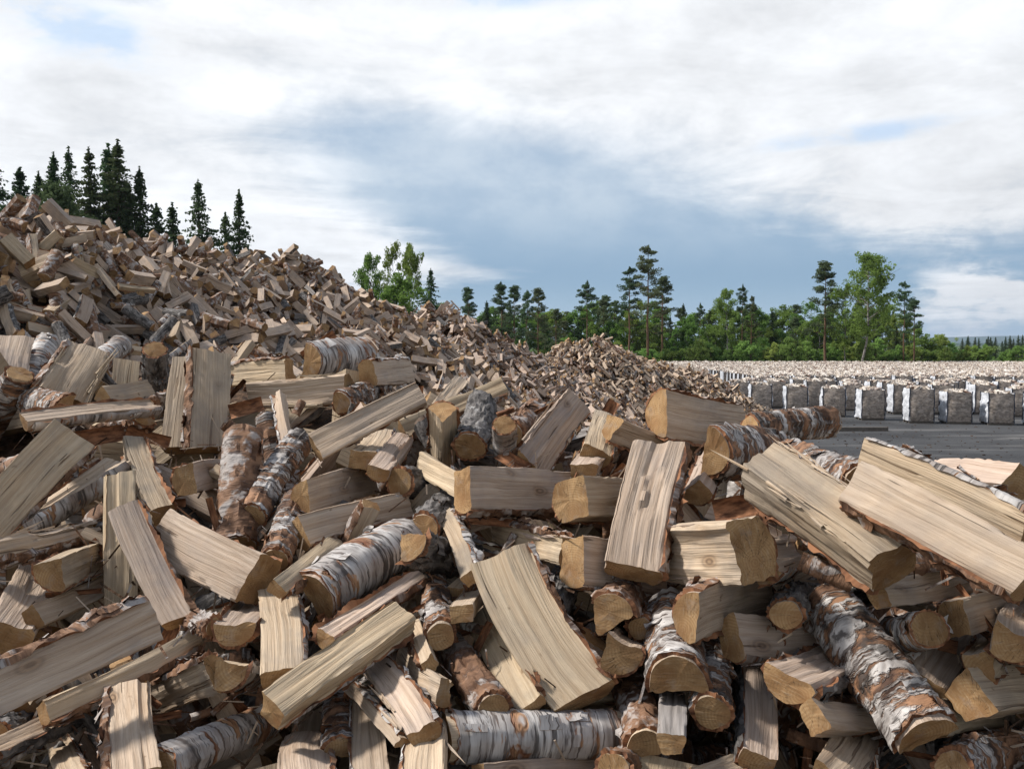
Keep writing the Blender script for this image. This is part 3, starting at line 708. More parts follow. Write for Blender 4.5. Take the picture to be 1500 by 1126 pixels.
# centre
G(415, 992, 404, 866, 64, 'S', -6, -.3, 'upright flat-faced block left of the diagonal split log', hr=.5, bark='D')
G(398, 1044, 594, 906, 74, 'S', 34, -1.3, 'diagonal split log with bright top face, lower left of centre', hr=.85, bark='B', far=1, rough=1.3)
G(475, 938, 613, 850, 34, 'H', 42, -.1, 'curved bark-backed slab behind the diagonal split log', bk='b')
G(343, 928, 380, 880, 58, 'H', 30, .1, 'half-round log with crescent end beside the upright block', bk='b', far=1)
G(334, 985, 392, 990, 54, 'Q', 40, .4, 'short wedge with tan end under the half-round log', far=1)
G(622, 1076, 545, 972, 48, 'S', -8, -.4, 'stepped split log crossing under the diagonal log', bark='D', rough=2.0)
G(592, 1092, 517, 1004, 22, 'S', 20, -.1, 'thin edge board below the stepped split log', hr=.8)
G(546, 1150, 540, 1018, 54, 'S', 6, .3, 'upright split log at the bottom edge left of centre', bark='U')
G(578, 1155, 576, 1046, 44, 'S', 0, .6, 'shaded upright log next to the bottom centre block')
G(622, 1165, 628, 1042, 68, 'S', 8, -.8, 'upright block with rough top at the bottom centre edge', hr=.55, bark='U')
G(655, 1080, 914, 1070, 70, 'H', 180, -.4, 'white birch log with dark bands lying flat at the bottom centre', hr=.6)
G(590, 966, 652, 1014, 44, 'S', -25, .1, 'split log pointing right under the diagonal log end', far=-1, bark='D', bk='d')
G(722, 1038, 655, 940, 50, 'R', 0, .2, 'grey and red flaking bark log left of the large curved slab', bk='b', rough=2.0)
G(778, 1040, 705, 905, 54, 'S', 14, .3, 'grey-streaked plank leaning behind the large curved slab', hr=.4, bark='D', bk='b')
G(632, 972, 605, 893, 26, 'S', 20, .3, 'thin bark-edged stick above the stepped log', bark='U', bk='b')
G(858, 1026, 735, 822, 102, 'S', -10, -.9, 'large curved smooth slab, biggest face in the lower centre', hr=.5, bark='D', bk='b', bend=.016)
G(646, 932, 634, 848, 42, 'R', 0, .7, 'upright birch log deep behind the slim stick', bk='m')
G(675, 900, 704, 866, 36, 'S', 0, .6, 'small split piece behind the plank and curved slab')
G(450, 1165, 456, 1088, 78, 'S', 0, -.3, 'flat-faced block cut by the bottom edge below the diagonal log', hr=.5, bark='D', bk='b')
G(235, 1124, 392, 1058, 58, 'R', 0, -.1, 'white birch log crossing the bottom edge at left')
G(498, 1095, 500, 1008, 48, 'H', 180, .6, 'dark-banded birch bark log behind the bottom edge blocks', bk='m')
# lower left
G(-40, 1030, 222, 908, 66, 'S', 0, -.4, 'long grey smooth slab from the left frame edge, lower left', hr=.5, bark='U', bk='b')
G(62, 1044, 290, 936, 38, 'S', 14, -.2, 'long narrow split log under the grey smooth slab', hr=.7, bark='D', bk='b')
G(-25, 1106, 146, 1026, 32, 'S', 30, -.2, 'pale narrow log with bark underside, bottom left corner', bark='D', bk='d')
G(199, 1145, 191, 1014, 72, 'S', -4, -1.0, 'upright flat block with two knots at the bottom left', hr=.5, bark='U', bk='b')
G(230, 1026, 322, 984, 54, 'S', -6, .2, 'split log with bark top right of the upright flat block', bark='U', bk='b', far=-1)
G(12, 932, 54, 846, 66, 'S', 0, .6, 'shaded block at the left edge under the thin splintered slab')
G(48, 906, 162, 854, 36, 'S', 10, .8, 'dim split log behind the grey smooth slab', hr=.5)
G(282, 908, 314, 918, 30, 'R', 0, -.5, 'short red-brown knotty stub with black end', bk='b', L=.13, far=-1)
G(112, 1148, 86, 1084, 40, 'S', 12, .2, 'small upright split log at the bottom left edge')
G(-10, 1078, 58, 1048, 40, 'R', 0, .5, 'dark birch log under the grey smooth slab at left edge', bk='d')
# right of centre
G(922, 838, 966, 658, 84, 'S', 6, -1.2, 'tall upright split log with torn left edge, centre right', hr=.55, bark='D', bk='b', rough=1.1, far=1)
G(893, 624, 1004, 664, 46, 'S', -18, .2, 'curved-grain split log above the tall upright log', far=1, bark='D', bk='b')
G(962, 606, 1078, 628, 72, 'H', 15, -.1, 'large wedge block with two dark knots on the crest', hr=.6, bk='b', far=1)
G(868, 668, 884, 618, 56, 'Q', 35, .2, 'log with brown triangular end left of the curved-grain log', far=1, bark='')
G(855, 692, 890, 664, 40, 'S', 0, .6, 'small pale split log deep behind the squared log', far=1)
G(726, 776, 830, 806, 42, 'S', -16, .2, 'cracked split log below the broad horizontal log', bark='U', bk='b', rough=1.5, far=-1)
G(838, 820, 962, 836, 80, 'S', 8, .1, 'flat-faced squared log beneath the tall upright log', hr=.6, far=1)
G(970, 808, 1100, 806, 92, 'S', -6, -.4, 'chunky block with checked grain and brown right end', hr=.7, bark='B', bk='b', far=-1, rough=1.8)
G(1048, 664, 1138, 668, 78, 'H', 165, -.1, 'birch log with orange crescent end below the wedge block', far=1, bk='m')
G(1020, 722, 1042, 664, 46, 'Q', 20, -.1, 'wedge with tan end and torn white bark edge', far=1)
G(894, 900, 912, 868, 64, 'Q', 160, .3, 'half-round end facing out right of the large curved slab', bk='b', far=1)
G(938, 920, 950, 885, 38, 'R', 0, .3, 'small round end facing out beside the half-round end', bk='b', far=1)
G(908, 956, 925, 930, 62, 'Q', 20, .5, 'shaded wedge end in the hollow below the half-round end', far=1)
G(992, 990, 984, 886, 84, 'H', 178, -.4, 'birch block with white bark and red-brown peeled side', hr=.65, far=1, bk='m')
G(1004, 902, 1116, 866, 76, 'H', -25, .3, 'orange-ended split log resting above the birch block', bk='b', far=1)
G(1044, 1044, 1050, 934, 52, 'R', 0, .1, 'round birch stick with its sawn end toward the viewer', far=1, bk='m')
G(946, 1088, 920, 986, 58, 'H', 178, .2, 'peeling rust-brown birch log below the birch block', bk='b')
G(986, 1090, 986, 1022, 42, 'S', 0, -.1, 'weathered grey splintered piece right of the rust-brown birch', face='weathered', hr=.5, bark='')
G(1070, 934, 1222, 928, 66, 'S', 8, .6, 'shaded horizontal log behind the peeled birch', hr=.6)
G(1018, 1145, 1114, 1098, 36, 'S', 28, -.7, 'bright split corner at the bottom edge right of centre', bark='D', bk='b')
G(898, 1128, 992, 1100, 54, 'R', 0, .4, 'bark log at the bottom edge under the rust-brown birch', bk='b')
G(700, 1140, 902, 1128, 44, 'S', 0, .3, 'split log along the bottom edge under the flat birch log')
G(800, 905, 834, 836, 48, 'R', 0, .7, 'hairy grey bark log deep behind the large curved slab', bk='d')
G(782, 872, 760, 790, 44, 'R', 0, 1.0, 'birch bark log deep under the cracked split log', bk='m')
# right edge
G(1116, 694, 1308, 828, 108, 'S', 34, -.9, 'thick weathered split log slanting down right with rugged top', hr=.85, bark='B', bk='b', far=-1, rough=2.2)
G(1252, 712, 1512, 852, 80, 'S', 9, -1.0, 'longest split log with bark underside at the right edge', hr=.5, bark='D', bk='b', far=-1)
G(1264, 668, 1506, 776, 66, 'S', -16, .5, 'flat split slab behind the longest log, right edge', hr=.45, bark='U', far=-1)
G(1372, 702, 1496, 708, 66, 'S', 38, .1, 'bright-topped block on the crest at the right frame edge', hr=.9, far=-1, bark='')
G(1098, 632, 1217, 618, 48, 'R', 0, -.2, 'pinkish birch log sticking out over the yard', far=1, rough=1.8, bk='m')
G(1150, 668, 1256, 704, 56, 'H', 172, .3, 'birch bark log below the log that sticks out', bk='m')
G(1112, 828, 1172, 806, 66, 'S', 14, .7, 'shaded block under the thick weathered log')
G(1356, 1074, 1206, 876, 88, 'H', 172, -.7, 'peeling birch log with bare pink patch, lower right', hr=.6, far=1, rough=1.8, bk='m')
G(1362, 920, 1306, 928, 54, 'R', 0, .1, 'barkless round log with torn pale fibres and round end', far=1, bk='w', L=.26)
G(1418, 1024, 1520, 1008, 82, 'S', 20, -.2, 'block with sawn sloping face at the right edge', far=1)
G(1480, 938, 1505, 898, 66, 'Q', 20, 0, 'yellow wedge end at the right edge under the longest log', far=1)
G(1440, 972, 1455, 936, 54, 'Q', -30, .4, 'shaded tan wedge end left of the yellow wedge end', far=1)
G(1152, 1006, 1240, 968, 80, 'H', 45, .3, 'log with pale rim and dark bark left of the peeling birch', bk='d', far=1)
G(1188, 1052, 1296, 1050, 50, 'S', 18, 0, 'concave split log passing under the peeling birch', far=1)
G(1214, 1148, 1252, 1082, 62, 'S', 0, -.1, 'split block at the bottom edge below the peeling birch')
G(1110, 1120, 1106, 982, 60, 'S', -14, .3, 'upright split log left of the log with pale rim', bark='U', bk='d')
G(1395, 1124, 1496, 1092, 56, 'R', 0, 0, 'white birch log in the bottom right corner', bk='m')
G(1335, 1004, 1404, 918, 74, 'S', 0, .9, 'dark shaded split face behind the peeling birch')
G(1368, 1052, 1456, 1044, 50, 'S', 0, .7, 'shaded log right of the peeling birch end')
G(1284, 872, 1404, 850, 50, 'S', 12, .7, 'shaded log under the end of the thick weathered log')
G(1400, 905, 1510, 885, 54, 'S', 0, .7, 'dim split log under the right end of the longest log')
G(1150, 900, 1180, 860, 46, 'R', 0, .8, 'dim round log under the thick weathered log', bk='d', far=1)
NHERO = len(LOGS)
# logs seen deeper in the gaps, and the pile going on outside the frame
fr = np.random.default_rng(5)
def filler(u, v, back, seed):
    r = np.random.default_rng(seed); d = depth(u, v) + back
    C = pix(u, v, d); az = r.uniform(0, 2 * math.pi); X = np.array([math.cos(az), .35 * r.uniform(-1, 1), math.sin(az) * .8])
    if r.random() < .10: X = np.array([r.uniform(-.5, .5), 1, r.uniform(-.3, .3)])
    X /= np.linalg.norm(X); N = CAM - C; N = N - X * (N @ X)
    if np.linalg.norm(N) < .2: N = np.array([0, 0, 1.0]) - X * X[2]
    N /= np.linalg.norm(N); T_ = np.cross(N, X); N0 = N.copy(); a = r.uniform(0, 2 * math.pi) if r.random() < .5 else r.uniform(-.5, .5)
    N = N * math.cos(a) + T_ * math.sin(a)
    typ = r.choice(['S', 'S', 'Q', 'Q', 'H', 'H', 'R']); w = r.uniform(.05, .095)
    thin = seed >= 4000
    if thin: typ = 'S'; w = r.uniform(.022, .04)
    if typ in 'HQ' and r.random() < .7: a = math.pi + r.uniform(-.6, .6); N = N0 * math.cos(a) + T_ * math.sin(a)
    h = {'S': w * r.uniform(.5, .9), 'Q': w * .85, 'H': w * .58, 'R': w * .95}[typ]
    return dict(C=C, X=X, N=N, L=r.uniform(.14, .30) if thin else r.uniform(.29, .34), w=w, h=h, typ=typ, bark=r.choice(['B', 'D', 'U', '']), bk=r.choice(['m', 'm', 'b', 'b', 'd', 'd']), bend=0,
                label='', face='wood', rough=1.0, seed=seed, hero=False, C0=C.copy())
tries = 0; pts = []
while len(pts) < 92 and tries < 6000:
    tries += 1; u = fr.uniform(-60, 1560); v = fr.uniform(500, 1190)
    if v < crest(u) + 25: continue
    if any((u - a) ** 2 + (v - b) ** 2 < 58 ** 2 for a, b in pts): continue
    pts.append((u, v)); LOGS.append(filler(u, v, fr.uniform(.15, .38), 3000 + len(pts)))
k = 0
while k < 36:
    u, v = fr.uniform(0, 1500), fr.uniform(520, 1120)
    if v < crest(u) + 40: continue
    k += 1; LOGS.append(filler(u, v, fr.uniform(.02, .14), 4000 + k))
NFILL = len(LOGS)

# push overlapping logs apart: photographed ones only along the line of sight, the others freely
def spheres(l):
    a, b = (l['w'], l['h']) if l['w'] >= l['h'] else (l['h'], l['w'])
    r = b * .47; k = max(1, int(round(a / b * 1.25))); n = max(3, int(l['L'] / (2.0 * r)) + 1)
    xs = np.linspace(-l['L'] / 2 + r * .8, l['L'] / 2 - r * .8, n); ts = np.linspace(-(a / 2 - r), a / 2 - r, k) if k > 1 else np.zeros(1)
    T_ = np.cross(l['N'], l['X']); ax = T_ if l['w'] >= l['h'] else l['N']
    return (xs[:, None, None] * l['X'] + ts[None, :, None] * ax).reshape(-1, 3), r
SPH = [spheres(l) for l in LOGS]
Cs = np.array([l['C'] for l in LOGS]); C0 = Cs.copy(); hero = np.array([l['hero'] for l in LOGS])
Ls = np.array([l['L'] for l in LOGS]); Rs = np.array([s[1] for s in SPH])
RY = (Cs - CAM) / np.linalg.norm(Cs - CAM, axis=1)[:, None]
for it in range(70):
    mv = np.zeros_like(Cs); cnt = np.zeros(len(Cs))
    D = np.linalg.norm(Cs[:, None] - Cs[None], axis=2)
    I, J = np.where(np.triu(D < (Ls[:, None] + Ls[None]) / 2 + .08, 1))
    for i, j in zip(I, J):
        pi, pj = SPH[i][0] + Cs[i], SPH[j][0] + Cs[j]
        dv = pi[:, None] - pj[None]; ds = np.sqrt((dv ** 2).sum(2)); k = ds.argmin(); pen = Rs[i] + Rs[j] - ds.flat[k]
        if pen <= 0: continue
        n = dv.reshape(-1, 3)[k] / (ds.flat[k] + 1e-6)
        if hero[i] and hero[j]:
            s = 1.0 if (n @ RY[i]) > 0 else -1.0
            if abs(n @ RY[i]) < .15: s = 1.0 if ((C0[i] - CAM) @ RY[i] > (C0[j] - CAM) @ RY[j]) else -1.0
            p = min(pen / max(.35, abs(n @ RY[i])), .02) * .5
            mv[i] += RY[i] * s * p; mv[j] -= RY[j] * s * p
        elif hero[i] or hero[j]:
            f, sg = (j, -1) if hero[i] else (i, 1)
            g = n * sg
            if g @ RY[f] < 0: g = g - 1.6 * RY[f] * (g @ RY[f])
            mv[f] += g * min(pen, .02) + RY[f] * min(pen, .02) * .4
        else:
            mv[i] += n * min(pen, .02) * .5; mv[j] -= n * min(pen, .02) * .5
        cnt[i] += 1; cnt[j] += 1
    Cs = Cs + mv / np.maximum(1, cnt * .5)[:, None]
    back = (C0 - Cs) * np.where(hero, .03, .01)[:, None]
    Cs = Cs + back
for l, c, c0, rel in zip(LOGS, Cs, C0, hero):
    l['C'] = c
    if rel:      # a log that had to move nearer or farther keeps the size it has in the photograph
        s = float(np.clip(((c - CAM) @ FW) / ((c0 - CAM) @ FW), .84, 1.16))
        for key in ('L', 'w', 'h'): l[key] *= s
for k, l in enumerate(LOGS):
    wm, bm, fib, caps = build_log(l['typ'], l['L'], l['w'], l['h'], l['seed'], l['bark'], l['bk'], 34 if l['hero'] else 12, 1.5 if l['hero'] else .8, l['bend'], l['rough'], l['face'])
    u, v, d_ = project(l['C'])
    ends = [project(l['C'] + l['X'] * s * l['L'] / 2)[:2] for s in (-1, 1)]
    if not l['hero'] and (v < crest(u) + 18 or any(q < crest(p) + 2 for p, q in ends)): continue
    if l['hero']: lab, grp = l['label'], 'firewood logs on the near pile'
    else:
        side = 'left' if u < 500 else 'middle' if u < 1000 else 'right'
        lab = f'thin split stick fallen among the logs of the near pile, {side} third' if l['w'] < .042 else f'shaded firewood log wedged deep in the gaps of the near pile, {side} third'; grp = (f'thin sticks in the near pile, {side}' if l['w'] < .042 else f'shaded gap logs of the near pile, {side}')
    thin = l['w'] < .042 and not l['hero']
    o = obj('wood_stick' if thin else 'firewood_log', wm, None, frame(l['X'], l['N'], l['C']), lab, 'stick' if thin else 'log', grp)
    if bm is not None:
        b = obj('bark', bm, o)
    for cp in caps: obj('sawn_end', cp, o)
    if fib is not None: obj('torn_fibres', fib, o, kind='stuff')

# ------------------------------------------------------------------ stamped low-detail logs for the big heaps
def lowlog(seed):
    r = np.random.default_rng(seed); typ = r.choice(['S', 'S', 'S', 'S', 'S', 'Q', 'Q', 'Q', 'H', 'R'])
    w = r.uniform(.06, .13); h = {'S': w * r.uniform(.5, .9), 'Q': w * .85, 'H': w * .58, 'R': w * .95}[typ]
    P = {'R': [(math.cos(a) * w / 2, math.sin(a) * h / 2) for a in np.arange(7) * 2 * math.pi / 7],
         'S': [(-w * .42, -h / 2), (w * .45, -h * .46), (w * .5, h / 2), (-w * .5, h * .45)],
         'Q': [(-w / 2, -h * .15), (-w * .25, -h * .42), (w * .25, -h * .42), (w / 2, -h * .12), (w * .04, h * .55)],
         'H': [(-w / 2, h * .4), (-w * .35, -h * .2), (0, -h * .5), (w * .35, -h * .2), (w / 2, h * .4)]}[typ]
    P = np.array(P) * r.uniform(.9, 1.1, (len(P), 2)); n = len(P)
    L = r.uniform(.28, .36)
    bark = {'R': range(7), 'S': [int(r.integers(0, 4))] if r.random() < .38 else [], 'Q': [0, 1, 2], 'H': [0, 1, 2, 3]}[typ]
    V, rings = [], 3
    bd = r.uniform(-.012, .012)
    for k in range(rings):
        x = (k / (rings - 1) - .5) * L
        V.append(np.column_stack([np.full(n, x) + P @ r.uniform(-.15, .15, 2) * (k != 1), P[:, 0] * r.uniform(.92, 1.06) + (bd if k == 1 else 0), P[:, 1] * r.uniform(.92, 1.06)]))
    V = np.concatenate(V); Q, qm = [], []
    bi = int(r.choice([2, 3, 3, 3, 4])); wi = 6 if r.random() < .08 else 0
    for k in range(rings - 1):
        for i in range(n):
            j = (i + 1) % n; Q.append([k * n + i, k * n + j, k * n + n + j, k * n + n + i]); qm.append(bi if i in bark else wi)
    T_, tm = [], []
    c0 = len(V); V = np.concatenate([V, [V[:n].mean(0)], [V[-n:].mean(0)]])
    for i in range(n):
        j = (i + 1) % n; T_ += [[j, i, c0], [2 * n + i, 2 * n + j, c0 + 1]]; tm += [1, 1]
    return dict(V=V, Q=np.array(Q), qm=np.array(qm), T=np.array(T_), tm=np.array(tm), L=L, w=w, h=h)
LOW = [lowlog(500 + k) for k in range(40)]
LMATS = (M['wood'], M['endgrain'], M['bark_mixed'], M['bark_brown'], M['bark_dark'], M['litter'], M['weathered'])
def stamp(acc, k, Xd, N, C, r, s=1.0):
    l = LOW[k]; T_ = np.cross(N, Xd)
    V = l['V'] * s
    acc.add(V[:, :1] * Xd + V[:, 1:2] * T_ + V[:, 2:] * N + C, l['Q'], l['qm'], l['T'], l['tm'], lc=l['V'] + r.uniform(0, 40, 3))

# heaps as ridges: height = ridge height minus slope times distance from the ridge line
def ridge(points, slope, soft=.35):
    P = np.array([[*pix(u, v, d)] for u, v, d in points])
    def H(x, y):
        best = np.full(np.shape(x), -9.0)
        for a, b in zip(P[:-1], P[1:]):
            e = b[:2] - a[:2]; t = np.clip(((x - a[0]) * e[0] + (y - a[1]) * e[1]) / (e @ e), 0, 1)
            dd = np.hypot(x - a[0] - t * e[0], y - a[1] - t * e[1])
            best = np.maximum(best, a[2] + (b[2] - a[2]) * t - slope * (np.sqrt(dd * dd + soft * soft) - soft))
        return best
    return H, P
R1, P1 = ridge([(-900, 290, 5.0), (-300, 276, 7.2), (0, 298, 8.9), (150, 338, 10.8), (300, 343, 12.9), (430, 382, 15.4), (520, 453, 17.8), (590, 506, 19.6)], .64, .5)
R2, P2 = ridge([(560, 470, 24.5), (645, 446, 25), (722, 486, 27), (772, 580, 29)], .66, .5)
R3, P3 = ridge([(795, 560, 33), (848, 492, 33.5), (876, 494, 33.8), (955, 525, 34.6), (995, 543, 35.2), (1036, 548, 36), (1060, 562, 36.3)], .80, .6)
CELL = .035
def heap(Hf, box, dens, seed, drop, keep=None, noise=.28):
    """drop logs one after another onto the heap so that each rests on those below it"""
    x0, x1, y0, y1 = box; nx, ny = int((x1 - x0) / CELL), int((y1 - y0) / CELL)
    gx, gy = np.meshgrid(x0 + (np.arange(nx) + .5) * CELL, y0 + (np.arange(ny) + .5) * CELL)
    Z = Hf(gx, gy) + noise * fbm(gx * .8, gy * .8, seed) - drop
    Z = np.maximum(Z, -.4); base = Z.copy()
    r = np.random.default_rng(seed); out = []
    cells = np.argwhere((Z > .02) & ((gx ** 2 + gy ** 2) > 0)); 
    n = int(len(cells) * CELL * CELL * dens)
    picks = cells[r.integers(0, len(cells), n)]
    tt = np.linspace(-.5, .5, 7)
    for cy, cx in picks:
        x, y = x0 + (cx + r.random()) * CELL, y0 + (cy + r.random()) * CELL
        if keep is not None and not keep(x, y): continue
        k = int(r.integers(0, len(LOW))); l = LOW[k]; a = r.uniform(0, math.pi); ca, sa = math.cos(a), math.sin(a)
        steep = r.random() < .03
        Lh = l['L'] * (.55 if steep else .93)
        px, py = x + tt * Lh * ca, y + tt * Lh * sa
        ix, iy = ((px - x0) / CELL).astype(int), ((py - y0) / CELL).astype(int)
        if ix.min() < 1 or iy.min() < 1 or ix.max() >= nx - 1 or iy.max() >= ny - 1: continue
        zz = Z[iy, ix]; s = tt * Lh
        sl = float(np.clip((s @ (zz - zz.mean())) / (s @ s), -1.0, 1.0))
        if steep: sl = r.choice([-1, 1]) * r.uniform(.9, 1.5)
        c = float(np.sort(zz - sl * s)[-2])
        if c > base[cy, cx] + .52: continue
        roll = r.uniform(0, 2 * math.pi); ext = .5 * (abs(math.cos(roll)) * l['h'] + abs(math.sin(roll)) * l['w'])
        X = np.array([ca, sa, sl]); X /= np.linalg.norm(X)
        N = np.array([0, 0, 1.0]) - X * X[2]; N /= np.linalg.norm(N)
        T_ = np.cross(N, X); N = N * math.cos(roll) + T_ * math.sin(roll)
        out.append((k, X, N, np.array([x, y, c + ext * .86])))
        wd = .5 * (abs(math.sin(roll)) * l['h'] + abs(math.cos(roll)) * l['w'])
        for off in (-.7, 0, .7):
            jx, jy = ((px - sa * wd * off - x0) / CELL).astype(int), ((py + ca * wd * off - y0) / CELL).astype(int)
            jx = np.clip(jx, 0, nx - 1); jy = np.clip(jy, 0, ny - 1)
            Z[jy, jx] = np.maximum(Z[jy, jx], c + sl * s + ext * 1.55)
    return out, (gx, gy, base, Z)
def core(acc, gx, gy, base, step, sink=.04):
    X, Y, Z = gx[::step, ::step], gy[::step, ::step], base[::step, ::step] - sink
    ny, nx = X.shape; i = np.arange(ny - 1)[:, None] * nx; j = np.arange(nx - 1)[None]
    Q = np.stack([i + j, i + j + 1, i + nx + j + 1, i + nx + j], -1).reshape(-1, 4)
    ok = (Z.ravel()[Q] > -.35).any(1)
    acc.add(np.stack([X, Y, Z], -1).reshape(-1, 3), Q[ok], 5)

sr = np.random.default_rng(77)
def seen1(x, y):
    # the flank toward the yard, the crest and a strip behind it
    return y > 4.4 and x > -.62 * y - 2.5
heap1, g1 = heap(R1, (-14, 5, 3.8, 25), 82, 11, .56, seen1)
heap2, g2 = heap(R2, (-10, 7, 20, 34), 72, 12, .52, lambda x, y: x > -7)
heap3, g3 = heap(R3, (-5, 13, 27.5, 41), 68, 13, .46)
# the nearest logs of the tall left heap are logs of their own
gx, gy, b0, Z1 = g1
cand = []
for q, (k, X, N, C) in enumerate(heap1):
    u, v, d = project(C)
    if d < 4.3 or not (-30 < u < 640) or v > crest(u) + 5: continue
    ix, iy = int((C[0] - gx[0, 0]) / CELL), int((C[1] - gy[0, 0]) / CELL)
    if Z1[iy, ix] - C[2] > .05: continue
    cand.append((d, q))
cand.sort(); own = set(q for d, q in cand[:78])
proto = {}
def near_mesh(k):
    if k not in proto:
        l = LOW[k]; r = np.random.default_rng(900 + k); typ = r.choice(['S', 'S', 'S', 'S', 'Q', 'Q', 'H'])
        hh = {'S': l['h'], 'Q': l['w'] * .85, 'H': l['w'] * .58, 'R': l['w'] * .95}[typ]
        proto[k] = build_log(typ, l['L'], l['w'], hh, 900 + k, r.choice(['B', 'D', '', '']), r.choice(['w', 'm', 'b', 'd']), 8, .55)
    return proto[k]
acc = Acc(); core(acc, *g1[:3], 5)
for q, (k, X, N, C) in enumerate(heap1):
    if q in own:
        wm, bm, _, _ = near_mesh(k)
        o = obj('firewood_log', wm, None, frame(X, N, C), 'firewood log lying loose on the near slope of the tall left heap', 'log', 'logs on the near slope of the tall left heap')
        if bm is not None: obj('bark', bm, o)
    else: stamp(acc, k, X, N, C, sr)
obj('firewood_heap', acc.mesh('firewood_heap', LMATS, False), None, None, 'tall heap of split birch firewood rising at the left below the spruces', 'firewood heap', 'firewood heaps', 'stuff')
for hp, g, lab in ((heap2, g2, 'second heap of firewood behind the tall left heap, below the leafy birches'), (heap3, g3, 'farthest low mound of firewood next to the bagged firewood')):
    acc = Acc(); core(acc, *g[:3], 5)
    for k, X, N, C in hp: stamp(acc, k, X, N, C, sr)
    obj('firewood_heap', acc.mesh('firewood_heap', LMATS, False), None, None, lab, 'firewood heap', 'firewood heaps', 'stuff')

# the inside and the back of the near pile
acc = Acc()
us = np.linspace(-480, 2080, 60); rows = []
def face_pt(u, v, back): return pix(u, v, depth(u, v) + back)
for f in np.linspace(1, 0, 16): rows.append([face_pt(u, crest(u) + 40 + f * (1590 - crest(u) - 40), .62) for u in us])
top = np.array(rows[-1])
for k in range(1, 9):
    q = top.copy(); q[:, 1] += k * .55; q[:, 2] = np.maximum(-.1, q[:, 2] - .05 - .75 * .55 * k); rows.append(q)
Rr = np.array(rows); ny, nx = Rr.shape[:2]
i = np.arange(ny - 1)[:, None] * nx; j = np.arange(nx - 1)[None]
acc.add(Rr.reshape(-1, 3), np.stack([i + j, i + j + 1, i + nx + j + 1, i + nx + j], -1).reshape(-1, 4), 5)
for q in range(760):
    u = sr.uniform(-460, 2050); v = sr.uniform(500, 1560)
    inside = -40 < u < 1540 and v < 1270
    if v < crest(u) + (45 if inside else 10): continue
    C = face_pt(u, v, sr.uniform(.36, .58) if inside else sr.uniform(-.02, .35)); a = sr.uniform(0, 2 * math.pi)
    X = np.array([math.cos(a), .3 * sr.uniform(-1, 1) + .4 * math.sin(a), math.sin(a) * .7]); X /= np.linalg.norm(X)
    N = CAM - C; N = N - X * (N @ X); N /= np.linalg.norm(N); T_ = np.cross(N, X); b = sr.uniform(-1, 1)
    stamp(acc, int(sr.integers(0, 40)), X, N * math.cos(b) + T_ * math.sin(b), C, sr)
for q in range(900):
    t = sr.uniform(.04, 1.0) * 8; i0 = int(sr.integers(0, 59)); k0 = int(t)
    p = top[i0] + (top[i0 + 1] - top[i0]) * sr.random(); C = p + np.array([0, .55 * t, max(-p[2] + .05, -.05 - .4125 * t) + sr.uniform(-.06, .05)])
    a = sr.uniform(0, 2 * math.pi); X = np.array([math.cos(a), math.sin(a), -.7 * math.sin(a)]); X /= np.linalg.norm(X)
    N = np.array([0, .6, .8]); N = N - X * (N @ X); N /= np.linalg.norm(N)
    stamp(acc, int(sr.integers(0, 40)), X, N, C, sr)
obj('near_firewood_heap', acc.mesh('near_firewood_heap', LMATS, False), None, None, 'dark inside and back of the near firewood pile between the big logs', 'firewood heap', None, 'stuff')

# ------------------------------------------------------------------ torn bark and splinters
def scrap_mesh(seed, w, l, curl, bk):
    r = np.random.default_rng(seed); nu, nv = 12, 9
    U, Vv = np.meshgrid(np.linspace(-.5, .5, nu), np.linspace(-.5, .5, nv))
    e = 1 + .35 * fbm(Vv * 6, seed, 1.0) ; e2 = 1 + .3 * fbm(U * 6, seed, 5.0)
    x = U * l * e2; s = Vv * w * e; R = w / max(curl, .1)
    y = R * np.sin(s / R); z = R * (1 - np.cos(s / R)) + .006 * fbm(U * 5, Vv * 5, seed)
    z = z + r.uniform(-.12, .12) * x * x / l * 4
    top_ = np.stack([x, y, z], -1).reshape(-1, 3); n = len(top_)
    V = np.concatenate([top_, top_ + [0, 0, .0022]]); lc = np.stack([x, s, 0 * s], -1).reshape(-1, 3)
    i = np.arange(nv - 1)[:, None] * nu; j = np.arange(nu - 1)[None]
    Q = np.stack([i + j, i + j + 1, i + nu + j + 1, i + nu + j], -1).reshape(-1, 4)
    ring = np.concatenate([np.arange(nu), np.arange(1, nv) * nu + nu - 1, (nv - 1) * nu + np.arange(nu - 2, -1, -1), np.arange(nv - 2, 0, -1) * nu])
    r2 = np.roll(ring, -1); S = np.stack([ring, r2, n + r2, n + ring], 1)
    return mesh('bark_scrap', V, [Q[:, ::-1], Q + n, S], [0, 1, 1], (M[BK[bk]], M['bark_inner']), True, np.concatenate([lc, lc]), 50)
def scrap(u, v, ang, w, l, curl, bk, label, dz=-.06, flip=False, group=None, tilt=0.0):
    d = depth(u, v) + dz; C = pix(u, v, d); a = math.radians(ang)
    N = CAM - C; N /= np.linalg.norm(N)
    R_ = np.cross([0, 0, 1.0], -N) * -1; R_ = np.array([1.0, 0, 0]) - N * N[0]; R_ /= np.linalg.norm(R_); U_ = np.cross(N, R_)
    X = R_ * math.cos(a) + U_ * math.sin(a); X = X + N * tilt; X /= np.linalg.norm(X)
    if flip: N = -N
    obj('bark_scrap', scrap_mesh(int(u * 7 + v), w * d / F, l * d / F, curl, bk), None, frame(X, N, C), label, 'bark', group)
scrap(1212, 838, -25, 34, 80, 2.2, 'b', 'curled rust-red bark flap under the thick weathered log', -.06, True)
scrap(1082, 742, 10, 40, 60, 2.0, 'b', 'ragged red bark shreds between the chunky block and the birch log', -.03)
scrap(740, 604, 20, 22, 26, 5.0, 'w', 'small pale bark curl on top of the barkless stub', -.10)
